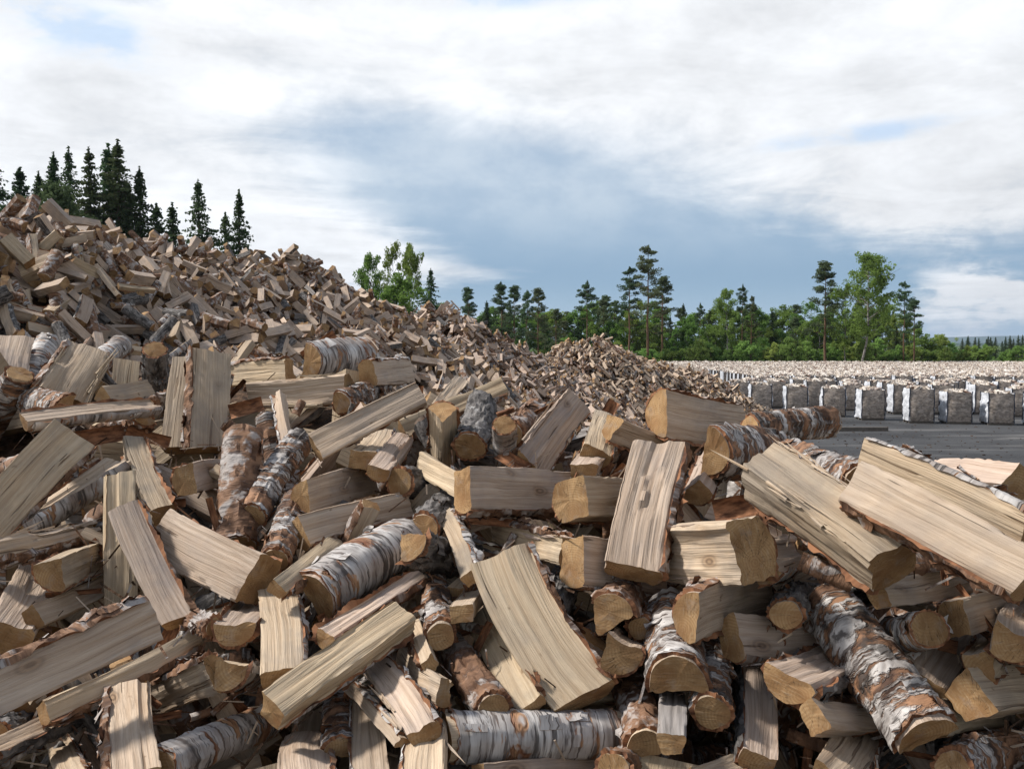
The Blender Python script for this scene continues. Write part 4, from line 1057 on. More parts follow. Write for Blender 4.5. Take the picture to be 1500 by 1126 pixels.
scrap(790, 602, 25, 12, 60, 4.0, 'w', 'thin white bark ribbon behind the cracked sunlit slab', -.05)
scrap(468, 512, 35, 36, 60, 1.6, 'w', 'white bark sheet lifting off the fat birch log', -.10)
scrap(360, 596, 15, 30, 55, 2.6, 'w', 'pale bark sheet lying under the horizontal crest log', -.02)
scrap(1405, 700, 8, 10, 60, 2.0, 'b', 'thin red bark strip on the crest before the bright-topped block', -.05)
scrap(130, 640, 10, 30, 90, 2.0, 'b', 'crumpled brown bark strips above the broad pale slab', -.02)
scrap(215, 640, -15, 22, 60, 2.4, 'b', 'brown bark flake right of the crumpled brown strips', .0)
scrap(892, 600, 60, 22, 30, 2.0, 'w', 'small round white bark flake on the crest left of the wedge block', -.02)
scrap(1440, 905, -60, 10, 90, 2.0, 'b', 'stringy bark strip hanging under the longest split log', -.02)
scrap(720, 764, -5, 16, 110, 2.0, 'b', 'dark bark fringe under the broad horizontal log', -.01)
q = 0; pr = np.random.default_rng(21)
while q < 140:
    u = pr.uniform(0, 1500); v = pr.uniform(510, 1120)
    if v < crest(u) + 12: continue
    q += 1
    scrap(u, v, pr.uniform(0, 180), pr.uniform(10, 26), pr.uniform(25, 75), pr.uniform(1.2, 4), pr.choice(['b', 'b', 'm', 'd']), 'small torn bark flake caught between the logs of the near pile',
          pr.uniform(.0, .10), pr.random() < .5, 'bark flakes in the near pile', pr.uniform(-.6, .6))
acc = Acc()
for q in range(1700):
    u = sr.uniform(-100, 1600); v = sr.uniform(500, 1200)
    if v < crest(u) + 10: continue
    C = face_pt(u, v, sr.uniform(-.05, .2)); a = sr.uniform(0, math.pi); X = np.array([math.cos(a), sr.uniform(-.5, .5), math.sin(a)]); X /= np.linalg.norm(X)
    N = CAM - C; N = N - X * (N @ X); N /= np.linalg.norm(N); T_ = np.cross(N, X); s = boxv((0, 0, 0), (sr.uniform(.015, .07), sr.uniform(.001, .005), sr.uniform(.0006, .002)))
    acc.add(s[:, :1] * X + s[:, 1:2] * T_ + s[:, 2:] * N + C, BOXQ, int(sr.choice([0, 3, 3, 5])), lc=s + sr.uniform(0, 9, 3))
obj('wood_splinters', acc.mesh('wood_splinters', LMATS, False), None, None, 'loose splinters and bark crumbs scattered over the near pile', 'splinters', None, 'stuff')

# ------------------------------------------------------------------ bagged firewood in the yard
def net(T):
    p = T.node('ShaderNodeTexCoord').outputs['Object']
    r = T.node('ShaderNodeObjectInfo').outputs['Random']
    p = T.v('ADD', p, T.com(T.m('MULTIPLY', r, 20.0), 0.0, T.m('MULTIPLY', r, 9.0)))
    n = T.noise(T.v('MULTIPLY', p, (5, 5, 9)), 1.0, 5, 0.65, 0.8); n2 = T.noise(p, 26.0, 3, 0.6)
    c = T.mix(T.ss(n, 0.3, 0.7), (0.16, 0.135, 0.115), (0.42, 0.365, 0.32))
    c = T.mix(T.m('MULTIPLY', T.ss(n2, 0.55, 0.7), 0.4), c, (0.30, 0.27, 0.25))
    vo = T.node('ShaderNodeTexVoronoi', feature='F1'); T.put(vo.inputs['Vector'], T.v('MULTIPLY', p, (9, 9, 14))); vo.inputs['Scale'].default_value = 1.0
    vs = T.sep(vo.outputs['Color']); c = T.mix(T.m('MULTIPLY', T.ss(vs[0], 0.5, 0.9), 0.35), c, (0.36, 0.29, 0.23))
    c = T.mix(T.m('MULTIPLY', T.ss(vo.outputs['Distance'], 0.45, 0.75), 0.35), c, (0.07, 0.058, 0.05))
    return principled(T, c, 0.8, T.bump(n, 0.8, 0.03), 0.2)
def woven(T):
    p = T.node('ShaderNodeTexCoord').outputs['Object']
    n = T.noise(T.v('MULTIPLY', p, (6, 6, 14)), 1.0, 4, 0.6, 0.6)
    c = T.mix(T.ss(n, 0.3, 0.75), (0.40, 0.42, 0.46), (0.68, 0.70, 0.74))
    return principled(T, c, 0.55, T.bump(n, 0.7, 0.03), 0.4)
M['net'] = material('bag_net', net); M['woven'] = material('white_woven', woven)
M['strap'] = material('navy_strap', lambda T: principled(T, (0.02, 0.028, 0.05), 0.7))
def chipw(T):
    a = T.attr('lc').outputs['Vector']; n = T.noise(a, 3.0, 2, 0.5)
    return principled(T, T.mix(T.ss(n, 0.35, 0.65), (0.34, 0.275, 0.215), (0.70, 0.645, 0.58)), 0.75, None, 0.2)
def chipd(T):
    a = T.attr('lc').outputs['Vector']; n = T.noise(a, 3.0, 2, 0.5)
    return principled(T, T.mix(T.ss(n, 0.35, 0.65), (0.14, 0.07, 0.045), (0.55, 0.5, 0.46)), 0.75, None, 0.2)
M['bag_wood'] = material('bag_wood', chipw); M['bag_bark'] = material('bag_bark', chipd)
M['pallet'] = material('old_wood', lambda T: principled(T, T.mix(T.noise(T.node('ShaderNodeTexCoord').outputs['Object'], 9.0, 3), (0.05, 0.042, 0.036), (0.16, 0.14, 0.12)), 0.85))
BW, BH = .98, 1.40
def panel(seed, axis, sgn, w, z0, z1, bulge, n=9, crink=.035):
    """one fabric wall of the bag, standing at +-w/2 along an axis, bulging outward"""
    s, z = np.meshgrid(np.linspace(-.5, .5, n), np.linspace(0, 1, n + 2))
    out = .5 * w + bulge * np.sin(np.clip(z * 1.05, 0, 1) * math.pi) ** .7 * (1 - (2 * np.abs(s)) ** 4) + crink * fbm(s * 5, z * 9, seed)
    pinch = 1 - .05 * (1 - z) ** 6 - .02 * np.sin(z * 9 + seed)
    along = s * w * pinch * 1.0; Z = z0 + (z1 - z0) * z
    P = np.stack([along, out * sgn, Z], -1) if axis == 'y' else np.stack([out * sgn, along, Z], -1)
    ny, nx = s.shape; i = np.arange(ny - 1)[:, None] * nx; j = np.arange(nx - 1)[None]
    Q = np.stack([i + j, i + j + 1, i + nx + j + 1, i + nx + j], -1).reshape(-1, 4)
    if (axis == 'y') == (sgn > 0): Q = Q[:, ::-1]
    return P.reshape(-1, 3), Q
def fill(acc, r, n, c=(0, 0, 0), mw=0, mb=1, top=BH, half=.46):
    """split logs heaped at the open top of a bag"""
    acc.add(np.array([[-half, -half, top - .06], [half, -half, top - .06], [half, half, top - .06], [-half, half, top - .06]]) + c, [[0, 1, 2, 3]], mb)
    for q in range(n):
        x, y = r.uniform(-half * .86, half * .86, 2); a = r.uniform(0, math.pi); t = r.uniform(-.7, .7); L = r.uniform(.2, .32); w, h = r.uniform(.06, .11), r.uniform(.05, .09)
        X = np.array([math.cos(a), math.sin(a), t]); X /= np.linalg.norm(X); N = np.array([0, 0, 1.0]) - X * X[2]; N /= np.linalg.norm(N)
        b = r.uniform(-.8, .8); T_ = np.cross(N, X); N, T_ = N * math.cos(b) + T_ * math.sin(b), T_ * math.cos(b) - N * math.sin(b)
        V = boxv((0, 0, 0), (L, w, h)); z = top - .03 + .10 * (1 - (x * x + y * y) / half ** 2 * .8) + r.uniform(-.04, .04)
        acc.add(V[:, :1] * X + V[:, 1:2] * T_ + V[:, 2:] * N + [x, y, z] + c, BOXQ, mw if r.random() < .72 else mb, lc=np.zeros((8, 3)) + r.uniform(0, 60, 3))
def bag_parts(seed):
    r = np.random.default_rng(seed); parts = []
    z0, z1 = .11, BH
    for sgn in (-1, 1):
        V, Q = panel(seed + sgn, 'y', sgn, BW, z0, z1, .09); parts.append(('net_panel', mesh('net_panel', V, [Q], [0], (M['net'],))))
    for sgn in (-1, 1):
        V, Q = panel(seed + 5 + sgn, 'x', sgn, BW, z0, z1 + .02, .06, 14, .09); parts.append(('side_panel', mesh('side_panel', V, [Q], [0], (M['woven'],))))
    for sx in (-1, 1):
        for sy in (-1, 1):
            a = Acc(); zz = np.linspace(z0 - .02, z1 + .06, 9)
            tube(a, np.stack([sx * (BW / 2 + .004 - .012 * np.sin(zz * 9 + seed)), sy * (BW / 2 + .008) + 0 * zz, zz], 1), .022, 5)
            parts.append(('strap', a.mesh('strap', (M['strap'],))))
    a = Acc(); fill(a, r, 42); parts.append(('log_fill', a.mesh('log_fill', (M['bag_wood'], M['bag_bark']), False)))
    a = Acc()
    for y in (-.42, 0, .42): a.add(boxv((0, y, .04), (.98, .10, .08)), BOXQ)
    for x in (-.42, -.21, 0, .21, .42): a.add(boxv((x, 0, .095), (.12, .98, .022)), BOXQ)
    parts.append(('pallet', a.mesh('pallet', (M['pallet'],), False)))
    return parts
BAGS = [bag_parts(40 + k * 13) for k in range(4)]
def bag_single(seed):
    a = Acc(); r = np.random.default_rng(seed)
    for sgn in (-1, 1):
        V, Q = panel(seed + sgn, 'y', sgn, BW, .05, BH, .05, 4); a.add(V, Q, 0)
        V, Q = panel(seed + 7 + sgn, 'x', sgn, BW, .05, BH + .02, .05, 4, .05); a.add(V, Q, 1)
    for sx in (-1, 1):
        a.add(boxv((sx * .485, -.505, .72), (.045, .03, 1.4)), BOXQ, 2)
    fill(a, r, 34, mw=3, mb=4)
    return a.mesh('firewood_bag', (M['net'], M['woven'], M['strap'], M['bag_wood'], M['bag_bark']), False)
SINGLE = [bag_single(140 + k * 17) for k in range(6)]
br = np.random.default_rng(31)
def spot(u, vb):
    d = 3.35 * F / (vb - 505) ; p = pix(u, vb, d); return p[0], p[1]
front = [(1062, 603.5, 'second'), (1116, 604.5, 'x'), (1168, 606, 'x'), (1224, 611, 'x'), (1279, 616, 'x'), (1351, 620.5, 'x'), (1406, 621.5, 'x'), (1468, 623, 'x'), (1532, 625, 'x'), (1590, 627, 'x')]
wordsF = ['leftmost front-row firewood bag, half hidden by the far mound', 'front-row firewood bag just right of the far mound', 'front-row firewood bag above the log that sticks out',
          'front-row firewood bag above the tip of the sticking-out log', 'front-row firewood bag right above the dark beam end', 'first front-row bag right of the gap above the beam',
          'front-row bag with a brown heaped top, second right of the gap', 'large front-row bag nearest to the right frame edge', 'front-row bag just outside the right frame edge', 'last front-row bag beyond the right frame edge']
back2 = [(1085, 598), (1140, 598), (1198, 600), (1252, 602), (1309, 602), (1326, 607), (1333, 600), (1384, 607), (1391, 600), (1447, 607), (1440, 600), (1502, 611), (1510, 603), (1560, 607)]
ORD = 'first second third fourth fifth sixth seventh eighth ninth tenth eleventh twelfth thirteenth fourteenth fifteenth sixteenth seventeenth eighteenth nineteenth twentieth'.split()
def add_bag(x, y, yaw, k, label, group):
    root = obj('firewood_bag', None, None, Matrix.Translation((x, y, 0.0)) @ Matrix.Rotation(yaw - .15, 4, 'Z') @ Matrix.Diagonal((1, 1, br.uniform(.93, 1.05), 1)), label, 'firewood bag', group)
    root.empty_display_size = .3
    for nm, me in BAGS[k % 4]:
        o = obj(nm, me, root)
        if nm == 'log_fill': o['kind'] = 'stuff'
    return root
for q, ((u, vb, _), w_) in enumerate(zip(front, wordsF)):
    x, y = spot(u, vb); add_bag(x + .05, y + .5, br.uniform(-.10, .06), q, w_, 'front row of firewood bags')
for q, (u, vb) in enumerate(back2):
    x, y = spot(u, vb); add_bag(x, y + .5, br.uniform(-.14, .06), q + 1, ORD[q] + ' from the left of the loose firewood bags between front row and main block', 'firewood bags behind the front row')
for q, x in enumerate(np.arange(13.2, 31.5, 1.32)):
    add_bag(x + br.uniform(-.08, .08), 49.0 - .12 * (x - 13) + br.uniform(-.15, .15), br.uniform(-.1, .06), q, ORD[q] + ' from the left in the second row of firewood bags', 'second row of firewood bags')
rows = 39; own_b = 0; rest = Acc()
for j in range(rows):
    y = 54.6 + j * 1.2
    x0 = np.interp(y, [54, 100], [15.5, 17.0]); x1 = .577 * y + 13
    xs = np.arange(x0, x1, 1.2)
    for i, x in enumerate(xs):
        xx, yy, yaw = x + br.uniform(-.07, .07), y + br.uniform(-.07, .07) - .02 * (x - x0), br.uniform(-.08, .04)
        if own_b < 262 and x < .577 * y + 3:
            if j == 0: add_bag(xx, yy, yaw, i, ORD[i] + ' firewood bag from the left in the front edge row of the main block', 'front edge bags of the main block')
            else:
                obj('firewood_bag', SINGLE[int(br.integers(0, 6))], None, Matrix.Translation((xx, yy, 0)) @ Matrix.Rotation(yaw - .12, 4, 'Z') , 'packed firewood bag inside the main block with only its heaped top showing', 'firewood bag', 'packed firewood bags')
            own_b += 1
        else:
            V = boxv((xx, yy, BH / 2), (BW, BW, BH)); rest.add(V, BOXQ, 0)
            fill(rest, br, 24 if j < 22 else 15, (xx, yy, 0), 1, 2)
obj('packed_firewood_bags', rest.mesh('packed_firewood_bags', (M['net'], M['bag_wood'], M['bag_bark']), False), None, None, 'far rows of packed firewood bags reading as one pale carpet before the forest', 'firewood bags', None, 'stuff')
# chips and crumbs trodden into the yard
a = Acc(); yr = np.random.default_rng(91)
for q in range(1100):
    y = yr.uniform(9, 39); x = yr.uniform(.12, .72) * y if q % 3 else 9.5 + yr.exponential(2.5)
    s = boxv((0, 0, 0), (yr.uniform(.02, .12), yr.uniform(.01, .04), yr.uniform(.006, .02))); t = yr.uniform(0, 6.28)
    V = np.stack([s[:, 0] * math.cos(t) - s[:, 1] * math.sin(t) + x, s[:, 0] * math.sin(t) + s[:, 1] * math.cos(t) + y, s[:, 2] + .025], 1)
    a.add(V, BOXQ, 1, lc=np.zeros((8, 3)) + yr.uniform(0, 60, 3))
obj('wood_chips', a.mesh('wood_chips', (M['litter'], M['litter']), False), None, None, 'wood chips and bark crumbs scattered over the gravel yard', 'wood chips', None, 'stuff')
# the long beam on the gravel
x, y = spot(1256, 631); a = Acc()
a.add(boxv((0, 0, .075), (2.35, .16, .15)), BOXQ); a.add(boxv((0, .22, .06), (2.2, .14, .12)), BOXQ)
bo = obj('timber_beam', a.mesh('timber_beam', (M['pallet'],), False), None, Matrix.Translation((x, y, .005)), 'dark timber beam lying flat on the gravel before the bags', 'beam')
bv = bo.modifiers.new('bevel', 'BEVEL'); bv.width = .012; bv.segments = 2

# ------------------------------------------------------------------ trees
def foliage(c1, c2, c3, name, tr=.35):
    def f(T):
        a = T.attr('lc').outputs['Vector']; r = T.node('ShaderNodeObjectInfo').outputs['Random']
        n = T.noise(a, 1.3, 3, 0.6); w = T.node('ShaderNodeTexWhiteNoise'); T.put(w.inputs[0], a)
        c = T.mix(T.ss(n, 0.3, 0.7), c1, c2)
        c = T.mix(T.m('MULTIPLY', w.outputs['Value'], 0.5), c, c3)
        v = T.lin(r, 0, 1, .8, 1.2); c = T.mix(1.0, c, T.com(T.m('MULTIPLY', v, T.lin(T.m('FRACT', T.m('MULTIPLY', r, 9.7)), 0, 1, .85, 1.2)), v, v), 'MULTIPLY')
        d = T.node('ShaderNodeBsdfDiffuse'); T.put(d.inputs[0], c); t = T.node('ShaderNodeBsdfTranslucent'); T.put(t.inputs[0], c)
        m = T.node('ShaderNodeMixShader'); m.inputs[0].default_value = tr
        T.l.new(d.outputs[0], m.inputs[1]); T.l.new(t.outputs[0], m.inputs[2]); return m.outputs[0]
    return material(name, f)
M['spruce'] = foliage((0.04, 0.066, 0.032), (0.07, 0.11, 0.05), (0.10, 0.14, 0.065), 'spruce_needles', .35)
M['pine'] = foliage((0.07, 0.105, 0.055), (0.115, 0.16, 0.08), (0.15, 0.19, 0.10), 'pine_needles', .4)
M['birch'] = foliage((0.12, 0.19, 0.045), (0.18, 0.275, 0.065), (0.22, 0.33, 0.09), 'birch_leaves', .5)
M['bush'] = foliage((0.18, 0.27, 0.07), (0.26, 0.38, 0.10), (0.32, 0.45, 0.14), 'bush_leaves', .5)
M['trunk_dark'] = material('conifer_bark', lambda T: principled(T, T.mix(T.noise(T.node('ShaderNodeTexCoord').outputs['Object'], 3.0, 4), (0.05, 0.035, 0.028), (0.13, 0.09, 0.07)), 0.9))
M['trunk_pine'] = material('pine_bark', lambda T: principled(T, T.mix(T.noise(T.node('ShaderNodeTexCoord').outputs['Object'], 3.0, 4), (0.07, 0.045, 0.032), (0.21, 0.12, 0.07)), 0.9))
M['trunk_birch'] = material('birch_trunk', lambda T: principled(T, T.mix(T.ss(T.noise(T.v('MULTIPLY', T.node('ShaderNodeTexCoord').outputs['Object'], (1, 1, 4)), 2.0, 4), .5, .62), (0.22, 0.205, 0.19), (0.05, 0.04, 0.035)), 0.8))
def leaves(acc, P, size, r, flat=0.0, droop=None):
    """small leaf-clump faces at points P"""
    n = len(P); a = r.normal(size=(n, 3)); a /= np.linalg.norm(a, axis=1)[:, None]
    b = r.normal(size=(n, 3)); b[:, 2] *= 1 - flat; a[:, 2] *= 1 - flat
    a /= np.linalg.norm(a, axis=1)[:, None]
    b -= a * (a * b).sum(1)[:, None]; b /= np.linalg.norm(b, axis=1)[:, None]
    s = size * r.uniform(.6, 1.3, (n, 1)); s2 = s * r.uniform(.4, .8, (n, 1))
    V = np.stack([P - a * s, P + b * s2, P + a * s, P - b * s2], 1).reshape(-1, 3)
    acc.add(V, np.arange(4 * n).reshape(-1, 4), 0, lc=np.repeat(P + r.uniform(0, .01, (n, 3)), 4, 0))
def spruce(seed, h, spread=.17, bare=.06, dens=1.0):
    r = np.random.default_rng(seed); cr, tk = Acc(), Acc()
    tube(tk, [(0, 0, -.3), (.02, 0, h * .4), (0, .02, h * .8), (0, 0, h)], [h * .014, h * .010, h * .004, .01], 7)
    z = h * bare; Pn, = [[]]
    while z < h * .985:
        f = 1 - z / h; R = h * spread * (f ** 1.0) * r.uniform(.55, 1.15) + .05
        for k in range(int(r.integers(5, 8))):
            a = r.uniform(0, 2 * math.pi); R2 = R * r.uniform(.55, 1.1); ca, sa = math.cos(a), math.sin(a)
            m = max(3, int(R2 / .16 * dens)); t = np.linspace(.12, 1, m)
            dz = R2 * (.10 * t - .55 * t ** 1.4 + .20 * t ** 3)
            x, y = ca * R2 * t, sa * R2 * t
            P = np.stack([x, y, z + dz], 1)
            if k < 3 and R2 > .8: tube(tk, P[::max(1, m // 3)], np.linspace(.03, .008, len(P[::max(1, m // 3)])), 4)
            for q in range(3):
                side = r.normal(0, .10 + .10 * R2 * (1 - t), m); Pn.append(np.stack([x - sa * side, y + ca * side, z + dz - r.uniform(0, .22, m) * (1.1 - .6 * t)], 1))
        z += r.uniform(.18, .34) * (.6 + .6 * f)
    Pn.append(np.stack([r.normal(0, .025, 30), r.normal(0, .025, 30), np.linspace(h * .955, h * 1.0, 30)], 1))
    leaves(cr, np.concatenate(Pn), .125, r, .35)
    return tk.mesh('trunk', (M['trunk_dark'],)), cr.mesh('crown', (M['spruce'],), False)
def clump(r, c, R, n):
    p = r.normal(size=(n, 3)); p /= np.linalg.norm(p, axis=1)[:, None]; return np.asarray(c) + p * (r.uniform(.25, 1, (n, 1)) ** .5) * np.asarray(R)
def pine(seed, h, bare=.45, spread=.16, lean=0.0, nb=34):
    r = np.random.default_rng(seed); cr, tk = Acc(), Acc()
    zt = np.linspace(-.3, h, 8); wob = np.cumsum(r.normal(0, h * .004, (8, 2)), 0); wob[:2] = 0
    ax = np.column_stack([wob[:, 0] + lean * (zt / h) ** 2, wob[:, 1], zt]); tube(tk, ax, np.linspace(h * .013, .02, 8), 7)
    for k in range(nb):
        f = r.uniform(0, 1) ** .8; z = h * (bare + (1 - bare) * f * .97); R = h * spread * (1.05 - f) ** .7 * r.uniform(.5, 1.15) + .25
        a = r.uniform(0, 2 * math.pi); up = r.uniform(-.05, .5) + .25 * f
        c0 = np.array([np.interp(z, zt, ax[:, i]) for i in range(3)]); c1 = c0 + np.array([math.cos(a) * R, math.sin(a) * R, up * R])
        tube(tk, [c0, (c0 + c1) / 2 + [0, 0, -.05 * R], c1], [.045, .03, .012], 4)
        for q in range(3):
            p = c0 + (c1 - c0) * r.uniform(.45, 1.05); s = r.uniform(.30, .55) * (h / 15)
            leaves(cr, clump(r, p + r.normal(0, .12, 3), (s * 1.2, s * 1.2, s * .55), 60), .105, r)
    for q in range(6): leaves(cr, clump(r, ax[-1] + [0, 0, -.12 * q], (.18 + .08 * q, .18 + .08 * q, .25), 40), .10, r)
    for k in range(7):
        z = h * r.uniform(.2, bare); a = r.uniform(0, 6.28); c0 = np.array([np.interp(z, zt, ax[:, i]) for i in range(3)])
        tube(tk, [c0, c0 + np.array([math.cos(a), math.sin(a), -.15]) * r.uniform(.3, .9)], [.025, .008], 4)
    return tk.mesh('trunk', (M['trunk_pine'],)), cr.mesh('crown', (M['pine'],), False)
def birch(seed, h, spread=.22, low=.25, nb=44, mat='trunk_birch', dens=1.0, leaf=.11, green='birch'):
    r = np.random.default_rng(seed); cr, tk = Acc(), Acc()
    zt = np.linspace(-.3, h * .97, 8); wob = np.cumsum(r.normal(0, h * .006, (8, 2)), 0); wob[:2] = 0
    ax = np.column_stack([wob[:, 0], wob[:, 1], zt]); tube(tk, ax, np.linspace(h * .011, .015, 8), 7)
    for k in range(nb):
        f = r.uniform(0, 1); z = h * (low + (1 - low) * f * .95); R = h * spread * (math.sin(math.pi * (.18 + .78 * f)) ** .8) * r.uniform(.45, 1.1) + .15
        a = r.uniform(0, 2 * math.pi); up = r.uniform(.3, 1.0)
        c0 = np.array([np.interp(z, zt, ax[:, i]) for i in range(3)]); c1 = c0 + np.array([math.cos(a) * R, math.sin(a) * R, up * R * .8])
        tube(tk, [c0, c0 * .5 + c1 * .5 + [0, 0, .06 * R], c1], [.035, .02, .006], 4)
        for q in range(4):
            p = c0 + (c1 - c0) * r.uniform(.4, 1.08); s = r.uniform(.28, .62) * (h / 12) ** .6
            leaves(cr, clump(r, p + r.normal(0, .15, 3), (s, s, s * .9), int(46 * dens)), leaf, r)
    for q in range(5): leaves(cr, clump(r, ax[-1] + [0, 0, -.25 * q], (.2 + .1 * q, .2 + .1 * q, .3), 36), leaf, r)
    return tk.mesh('trunk', (M[mat],)), cr.mesh('crown', (M[green],), False)
SP = [spruce(1, 16, .40), spruce(2, 16, .33), spruce(3, 14, .44), spruce(4, 13, .38)]; SPH_ = [16, 16, 14, 13]
PI_ = [pine(5, 16, .42), pine(6, 15, .58, .17), pine(7, 15, .30, .15, 0, 46), pine(8, 13, .5, .15, 1.3, 26), pine(9, 14, .25, .13, 0, 50)]; PIH = [16, 15, 15, 13, 14]
BD = [birch(17, 13, .2, .15, 50, 'trunk_dark', 1.0, .11, 'spruce')]
BI = [birch(10, 13), birch(11, 12, .2, .3), birch(12, 11, .26, .15, 50), birch(13, 14, .25, .28, 72, 'trunk_birch', 1.3)]; BIH = [13, 12, 11, 14]
BU = [birch(14, 4.0, .36, .05, 34, 'trunk_dark', 1.2, .075, 'bush'), birch(15, 4.5, .32, .04, 34, 'trunk_dark', 1.2, .08, 'bush'), birch(16, 7.5, .27, .08, 46, 'trunk_birch', 1.1, .10)]; BUH = [4, 4.5, 7.5]
tr = np.random.default_rng(55)
def tree(name, lib, hs, k, u, vtop, d, label, cat, group, wide=1.0):
    top = pix(u, vtop, d); H = top[2]; s = H / hs[k]
    m = Matrix.Translation((top[0], top[1], -.05)) @ Matrix.Rotation(tr.uniform(0, 6.28), 4, 'Z') @ Matrix.Diagonal((s * wide, s * wide, s, 1))
    root = obj(name, None, None, m, label, cat, group); root.empty_display_size = 1
    obj('trunk', lib[k][0], root); obj('crown', lib[k][1], root)
gS = 'spruces behind the tall left heap'
for u, v, d, k, w, lab in [(-12, 205, 58, 0, .9, 'dark spruce cut by the left frame edge'), (28, 244, 62, 2, 1.1, 'broad dark spruce second from the left frame edge'),
        (56, 250, 66, 1, 1, 'slim spruce third from the left frame edge'), (78, 222, 64, 1, 1, 'slim spruce left of the green birch among the spruces'),
        (100, 214, 68, 0, .9, 'pointed spruce rising behind the green birch'), (130, 214, 62, 0, .95, 'straight spruce left of the tallest spruce'),
        (158, 210, 64, 3, 1.0, 'dense spruce merged with the tallest spruce on its left'), (172, 203, 63, 0, 1.15, 'tallest and widest spruce of the left group'), (186, 262, 66, 2, .9, 'shorter spruce at the right foot of the tallest spruce'),
        (204, 243, 63, 1, 1.0, 'slim separate spruce right of the tallest spruce'), (229, 297, 68, 3, 1.1, 'low spruce first in the dip before the two lone spruces'),
        (252, 296, 70, 3, 1, 'low spruce second in the dip before the two lone spruces'), (290, 261, 60, 2, .82, 'lone full spruce, left one of the pair above the heap'),
        (330, 310, 66, 3, .9, 'small spruce between the two lone spruces'), (350, 277, 60, 1, .95, 'lone slim spruce, right one of the pair above the heap')]:
    tree('spruce_tree', SP, SPH_, k, u, v, d, lab, 'spruce', gS, w)
tree('birch_tree', BD, BIH, 0, 92, 262, 56, 'dark green birch in front of the left spruces', 'birch', None)
tree('birch_tree', BD, BIH, 0, 6, 292, 54, 'small birch at the left frame edge under the spruce', 'birch', None)
gB = 'leafy trees behind the second heap'
tree('birch_tree', BI, BIH, 1, 546, 368, 66, 'light airy birch, left one of the leafy clump', 'birch', gB, .6)
tree('birch_tree', BI, BIH, 0, 577, 358, 64, 'bright green birch in the middle of the leafy clump', 'birch', gB, .55)
tree('birch_tree', BI, BIH, 2, 601, 353, 67, 'tall dense birch, right one of the leafy clump', 'birch', gB, .45)
tree('birch_tree', BU, BUH, 2, 588, 405, 62, 'low leafy tree at the foot of the leafy clump', 'birch', gB)
tree('spruce_tree', SP, SPH_, 2, 631, 392, 72, 'small conifer just right of the leafy clump', 'spruce', None, .9)
gP = 'conifers of the forest edge'
for u, v, d, nm, lib, hs, k, w, lab in [
        (686, 422, 105, 'pine_tree', PI_, PIH, 2, .9, 'short conifer leftmost of the forest edge beyond the second heap'), (713, 440, 110, 'spruce_tree', SP, SPH_, 3, 1, 'low spruce between the leftmost two tall conifers'),
        (735, 414, 108, 'pine_tree', PI_, PIH, 4, 1, 'slender pine second of the row above the second heap'), (753, 419, 104, 'pine_tree', PI_, PIH, 2, .9, 'slender pine third of the row above the second heap'),
        (771, 426, 110, 'pine_tree', PI_, PIH, 4, .9, 'slender pine fourth of the row above the second heap'), (788, 423, 106, 'pine_tree', PI_, PIH, 2, .95, 'fuller pine at the right end of the row of slender pines'),
        (814, 453, 100, 'pine_tree', PI_, PIH, 2, 1, 'short pine left of the lone bare-stemmed pine'), (858, 412, 104, 'pine_tree', PI_, PIH, 1, .85, 'lone pine with long bare stem and small crown'),
        (884, 437, 112, 'pine_tree', PI_, PIH, 4, 1, 'mid-height pine right of the lone bare-stemmed pine'), (900, 441, 114, 'pine_tree', PI_, PIH, 2, 1, 'mid-height pine left of the tall pine trio'),
        (922, 392, 106, 'pine_tree', PI_, PIH, 0, 1, 'left pine of the tall trio'), (950, 361, 104, 'pine_tree', PI_, PIH, 0, 1, 'tallest pine of the whole forest edge'),
        (970, 406, 108, 'pine_tree', PI_, PIH, 2, 1.1, 'right pine of the tall trio'), (1001, 444, 120, 'spruce_tree', SP, SPH_, 3, 1, 'spruce top right of the tall pine trio'),
        (1027, 444, 116, 'pine_tree', PI_, PIH, 1, .6, 'thin nearly bare pine between spruce and birch'), (1040, 452, 122, 'spruce_tree', SP, SPH_, 1, 1, 'dark spruce left of the white-stemmed birch'),
        (1087, 417, 110, 'pine_tree', PI_, PIH, 1, .55, 'very thin bare pine right of the white-stemmed birch'), (1101, 434, 112, 'pine_tree', PI_, PIH, 0, .8, 'pine right of the very thin bare pine'),
        (1131, 453, 112, 'spruce_tree', SP, SPH_, 1, .9, 'narrow spruce midway along the right forest edge'), (1211, 384, 104, 'pine_tree', PI_, PIH, 2, 1.15, 'dense dark pine left of the big green birch'),
        (1326, 413, 106, 'pine_tree', PI_, PIH, 0, .85, 'thin pine right of the big green birch'), (1340, 440, 104, 'pine_tree', PI_, PIH, 3, 1.1, 'leaning pine farthest right of the tall trees')]:
    tree(nm, lib, hs, k, u, v, d, lab, nm.split('_')[0], gP, w)
tree('birch_tree', BI, BIH, 1, 1067, 421, 108, 'slim white-stemmed birch among the pines', 'birch', None, .75)
tree('birch_tree', BI, BIH, 3, 1266, 371, 100, 'big light green birch towering at the right', 'birch', None, 1.05)
tree('birch_tree', BI, BIH, 0, 1240, 420, 103, 'smaller birch in front of the dense dark pine', 'birch', None, .8)
q = 0
top_u = [640, 700, 760, 820, 880, 980, 1040, 1100, 1160, 1220, 1300, 1340]; top_v = [470, 468, 462, 472, 458, 466, 462, 462, 470, 462, 468, 478]
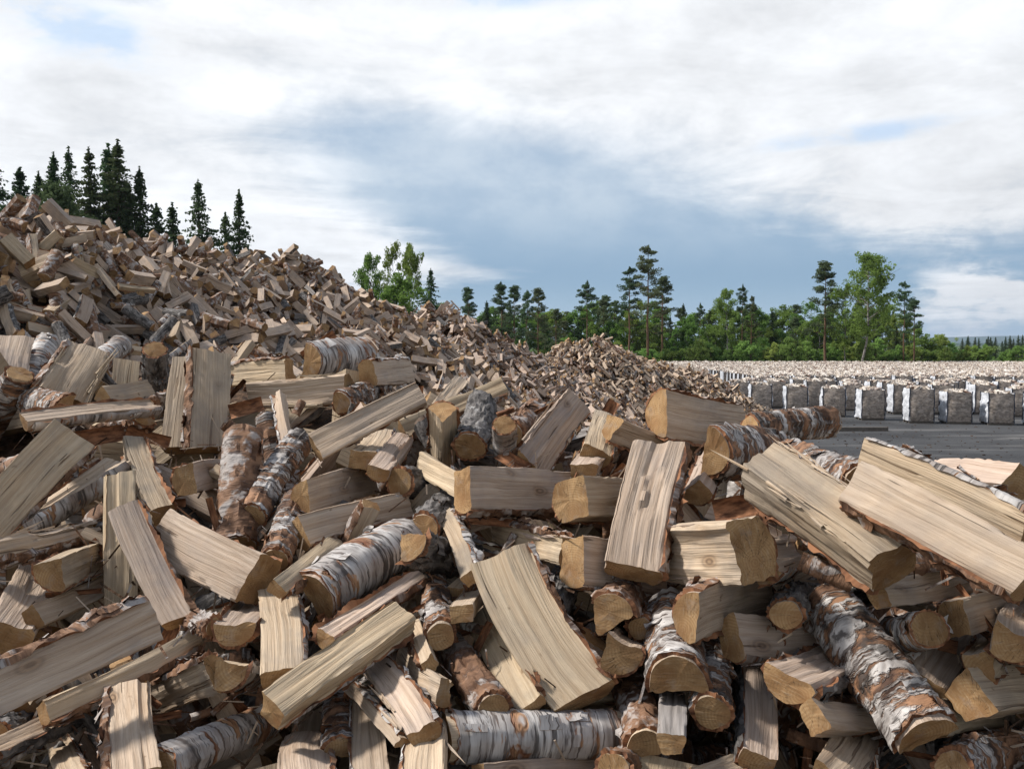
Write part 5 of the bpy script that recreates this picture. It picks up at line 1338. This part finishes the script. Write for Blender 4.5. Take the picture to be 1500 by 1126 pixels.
for row, (dd, off) in enumerate(((128, -16), (121, -6), (113, 4))):
    for u in np.arange(640 + row * 8, 1335, 21):
        u2 = u + tr.uniform(-7, 7); v2 = np.interp(u2, top_u, top_v) + off + tr.uniform(-10, 12)
        kind = tr.random()
        lab, grp = 'tree of the even mid-height forest edge behind the bags', 'mid-height trees of the forest edge'
        if kind < .55: tree('birch_tree', BU if row else BI, BUH if row else BIH, 2 if row else int(tr.integers(0, 3)), u2, v2, dd + tr.uniform(-3, 3), 'leafy mid-height ' + lab, 'birch', 'leafy ' + grp, 1.1)
        elif kind < .8: tree('pine_tree', PI_, PIH, 2, u2, v2, dd + tr.uniform(-3, 3), 'pine ' + lab, 'pine', 'pine ' + grp, 1.1)
        else: tree('spruce_tree', SP, SPH_, int(tr.integers(1, 4)), u2, v2, dd + tr.uniform(-3, 3), 'spruce ' + lab, 'spruce', 'spruce ' + grp, 1.0)
for u in np.arange(640, 1560, 15):
    u2 = u + tr.uniform(-6, 6)
    tree('bush', BU, BUH, int(tr.integers(0, 2)), u2, (tr.uniform(498, 516) if u < 1330 else tr.uniform(506, 519)), tr.uniform(104, 108) , 'light green bush at the foot of the forest edge', 'bush', 'bushes along the yard edge', 1.2)
for u, v in [(1395, 505), (1440, 508), (1375, 492), (1350, 485)]:
    tree('bush', BU, BUH, int(tr.integers(0, 2)), u, v, 109, 'taller green bush where the forest edge ends', 'bush', 'taller bushes at the end of the forest edge', 1.1)
for u in np.arange(1412, 1700, 5):
    tree('spruce_tree', SP, SPH_, int(tr.integers(0, 4)), u + tr.uniform(-4, 4), tr.uniform(489, 500), tr.uniform(205, 235), 'far dark spruce in the small stand at the right edge', 'spruce', 'far spruces at the right edge', 1.1)
for u in np.arange(-560, -20, 34):
    tree('spruce_tree', SP, SPH_, int(tr.integers(0, 4)), u, tr.uniform(205, 260), tr.uniform(60, 72), 'spruce of the wood going on left of the frame', 'spruce', 'spruces left of the frame', 1.0)
for u in np.arange(370, 660, 24):
    tree('spruce_tree', SP, SPH_, int(tr.integers(0, 4)), u, tr.uniform(478, 492), tr.uniform(150, 170), 'low far spruce hidden behind the heaps', 'spruce', 'far spruces behind the heaps', 1.0)

# ------------------------------------------------------------------ the air over the valley
hm = bpy.data.materials.new('air'); hm.use_nodes = True; T = NT(hm.node_tree); T.n.clear()
out = T.node('ShaderNodeOutputMaterial'); pv = T.node('ShaderNodeVolumePrincipled')
pv.inputs['Color'].default_value = (0.62, 0.78, 1.0, 1); pv.inputs['Density'].default_value = 0.00009; pv.inputs['Anisotropy'].default_value = 0.2
T.l.new(pv.outputs[0], out.inputs['Volume'])
obj('haze', mesh('haze', boxv((0, 3600, 88.0), (19000, 13800, 178.4)), [BOXQ], [0], (hm,), False), kind='stuff')
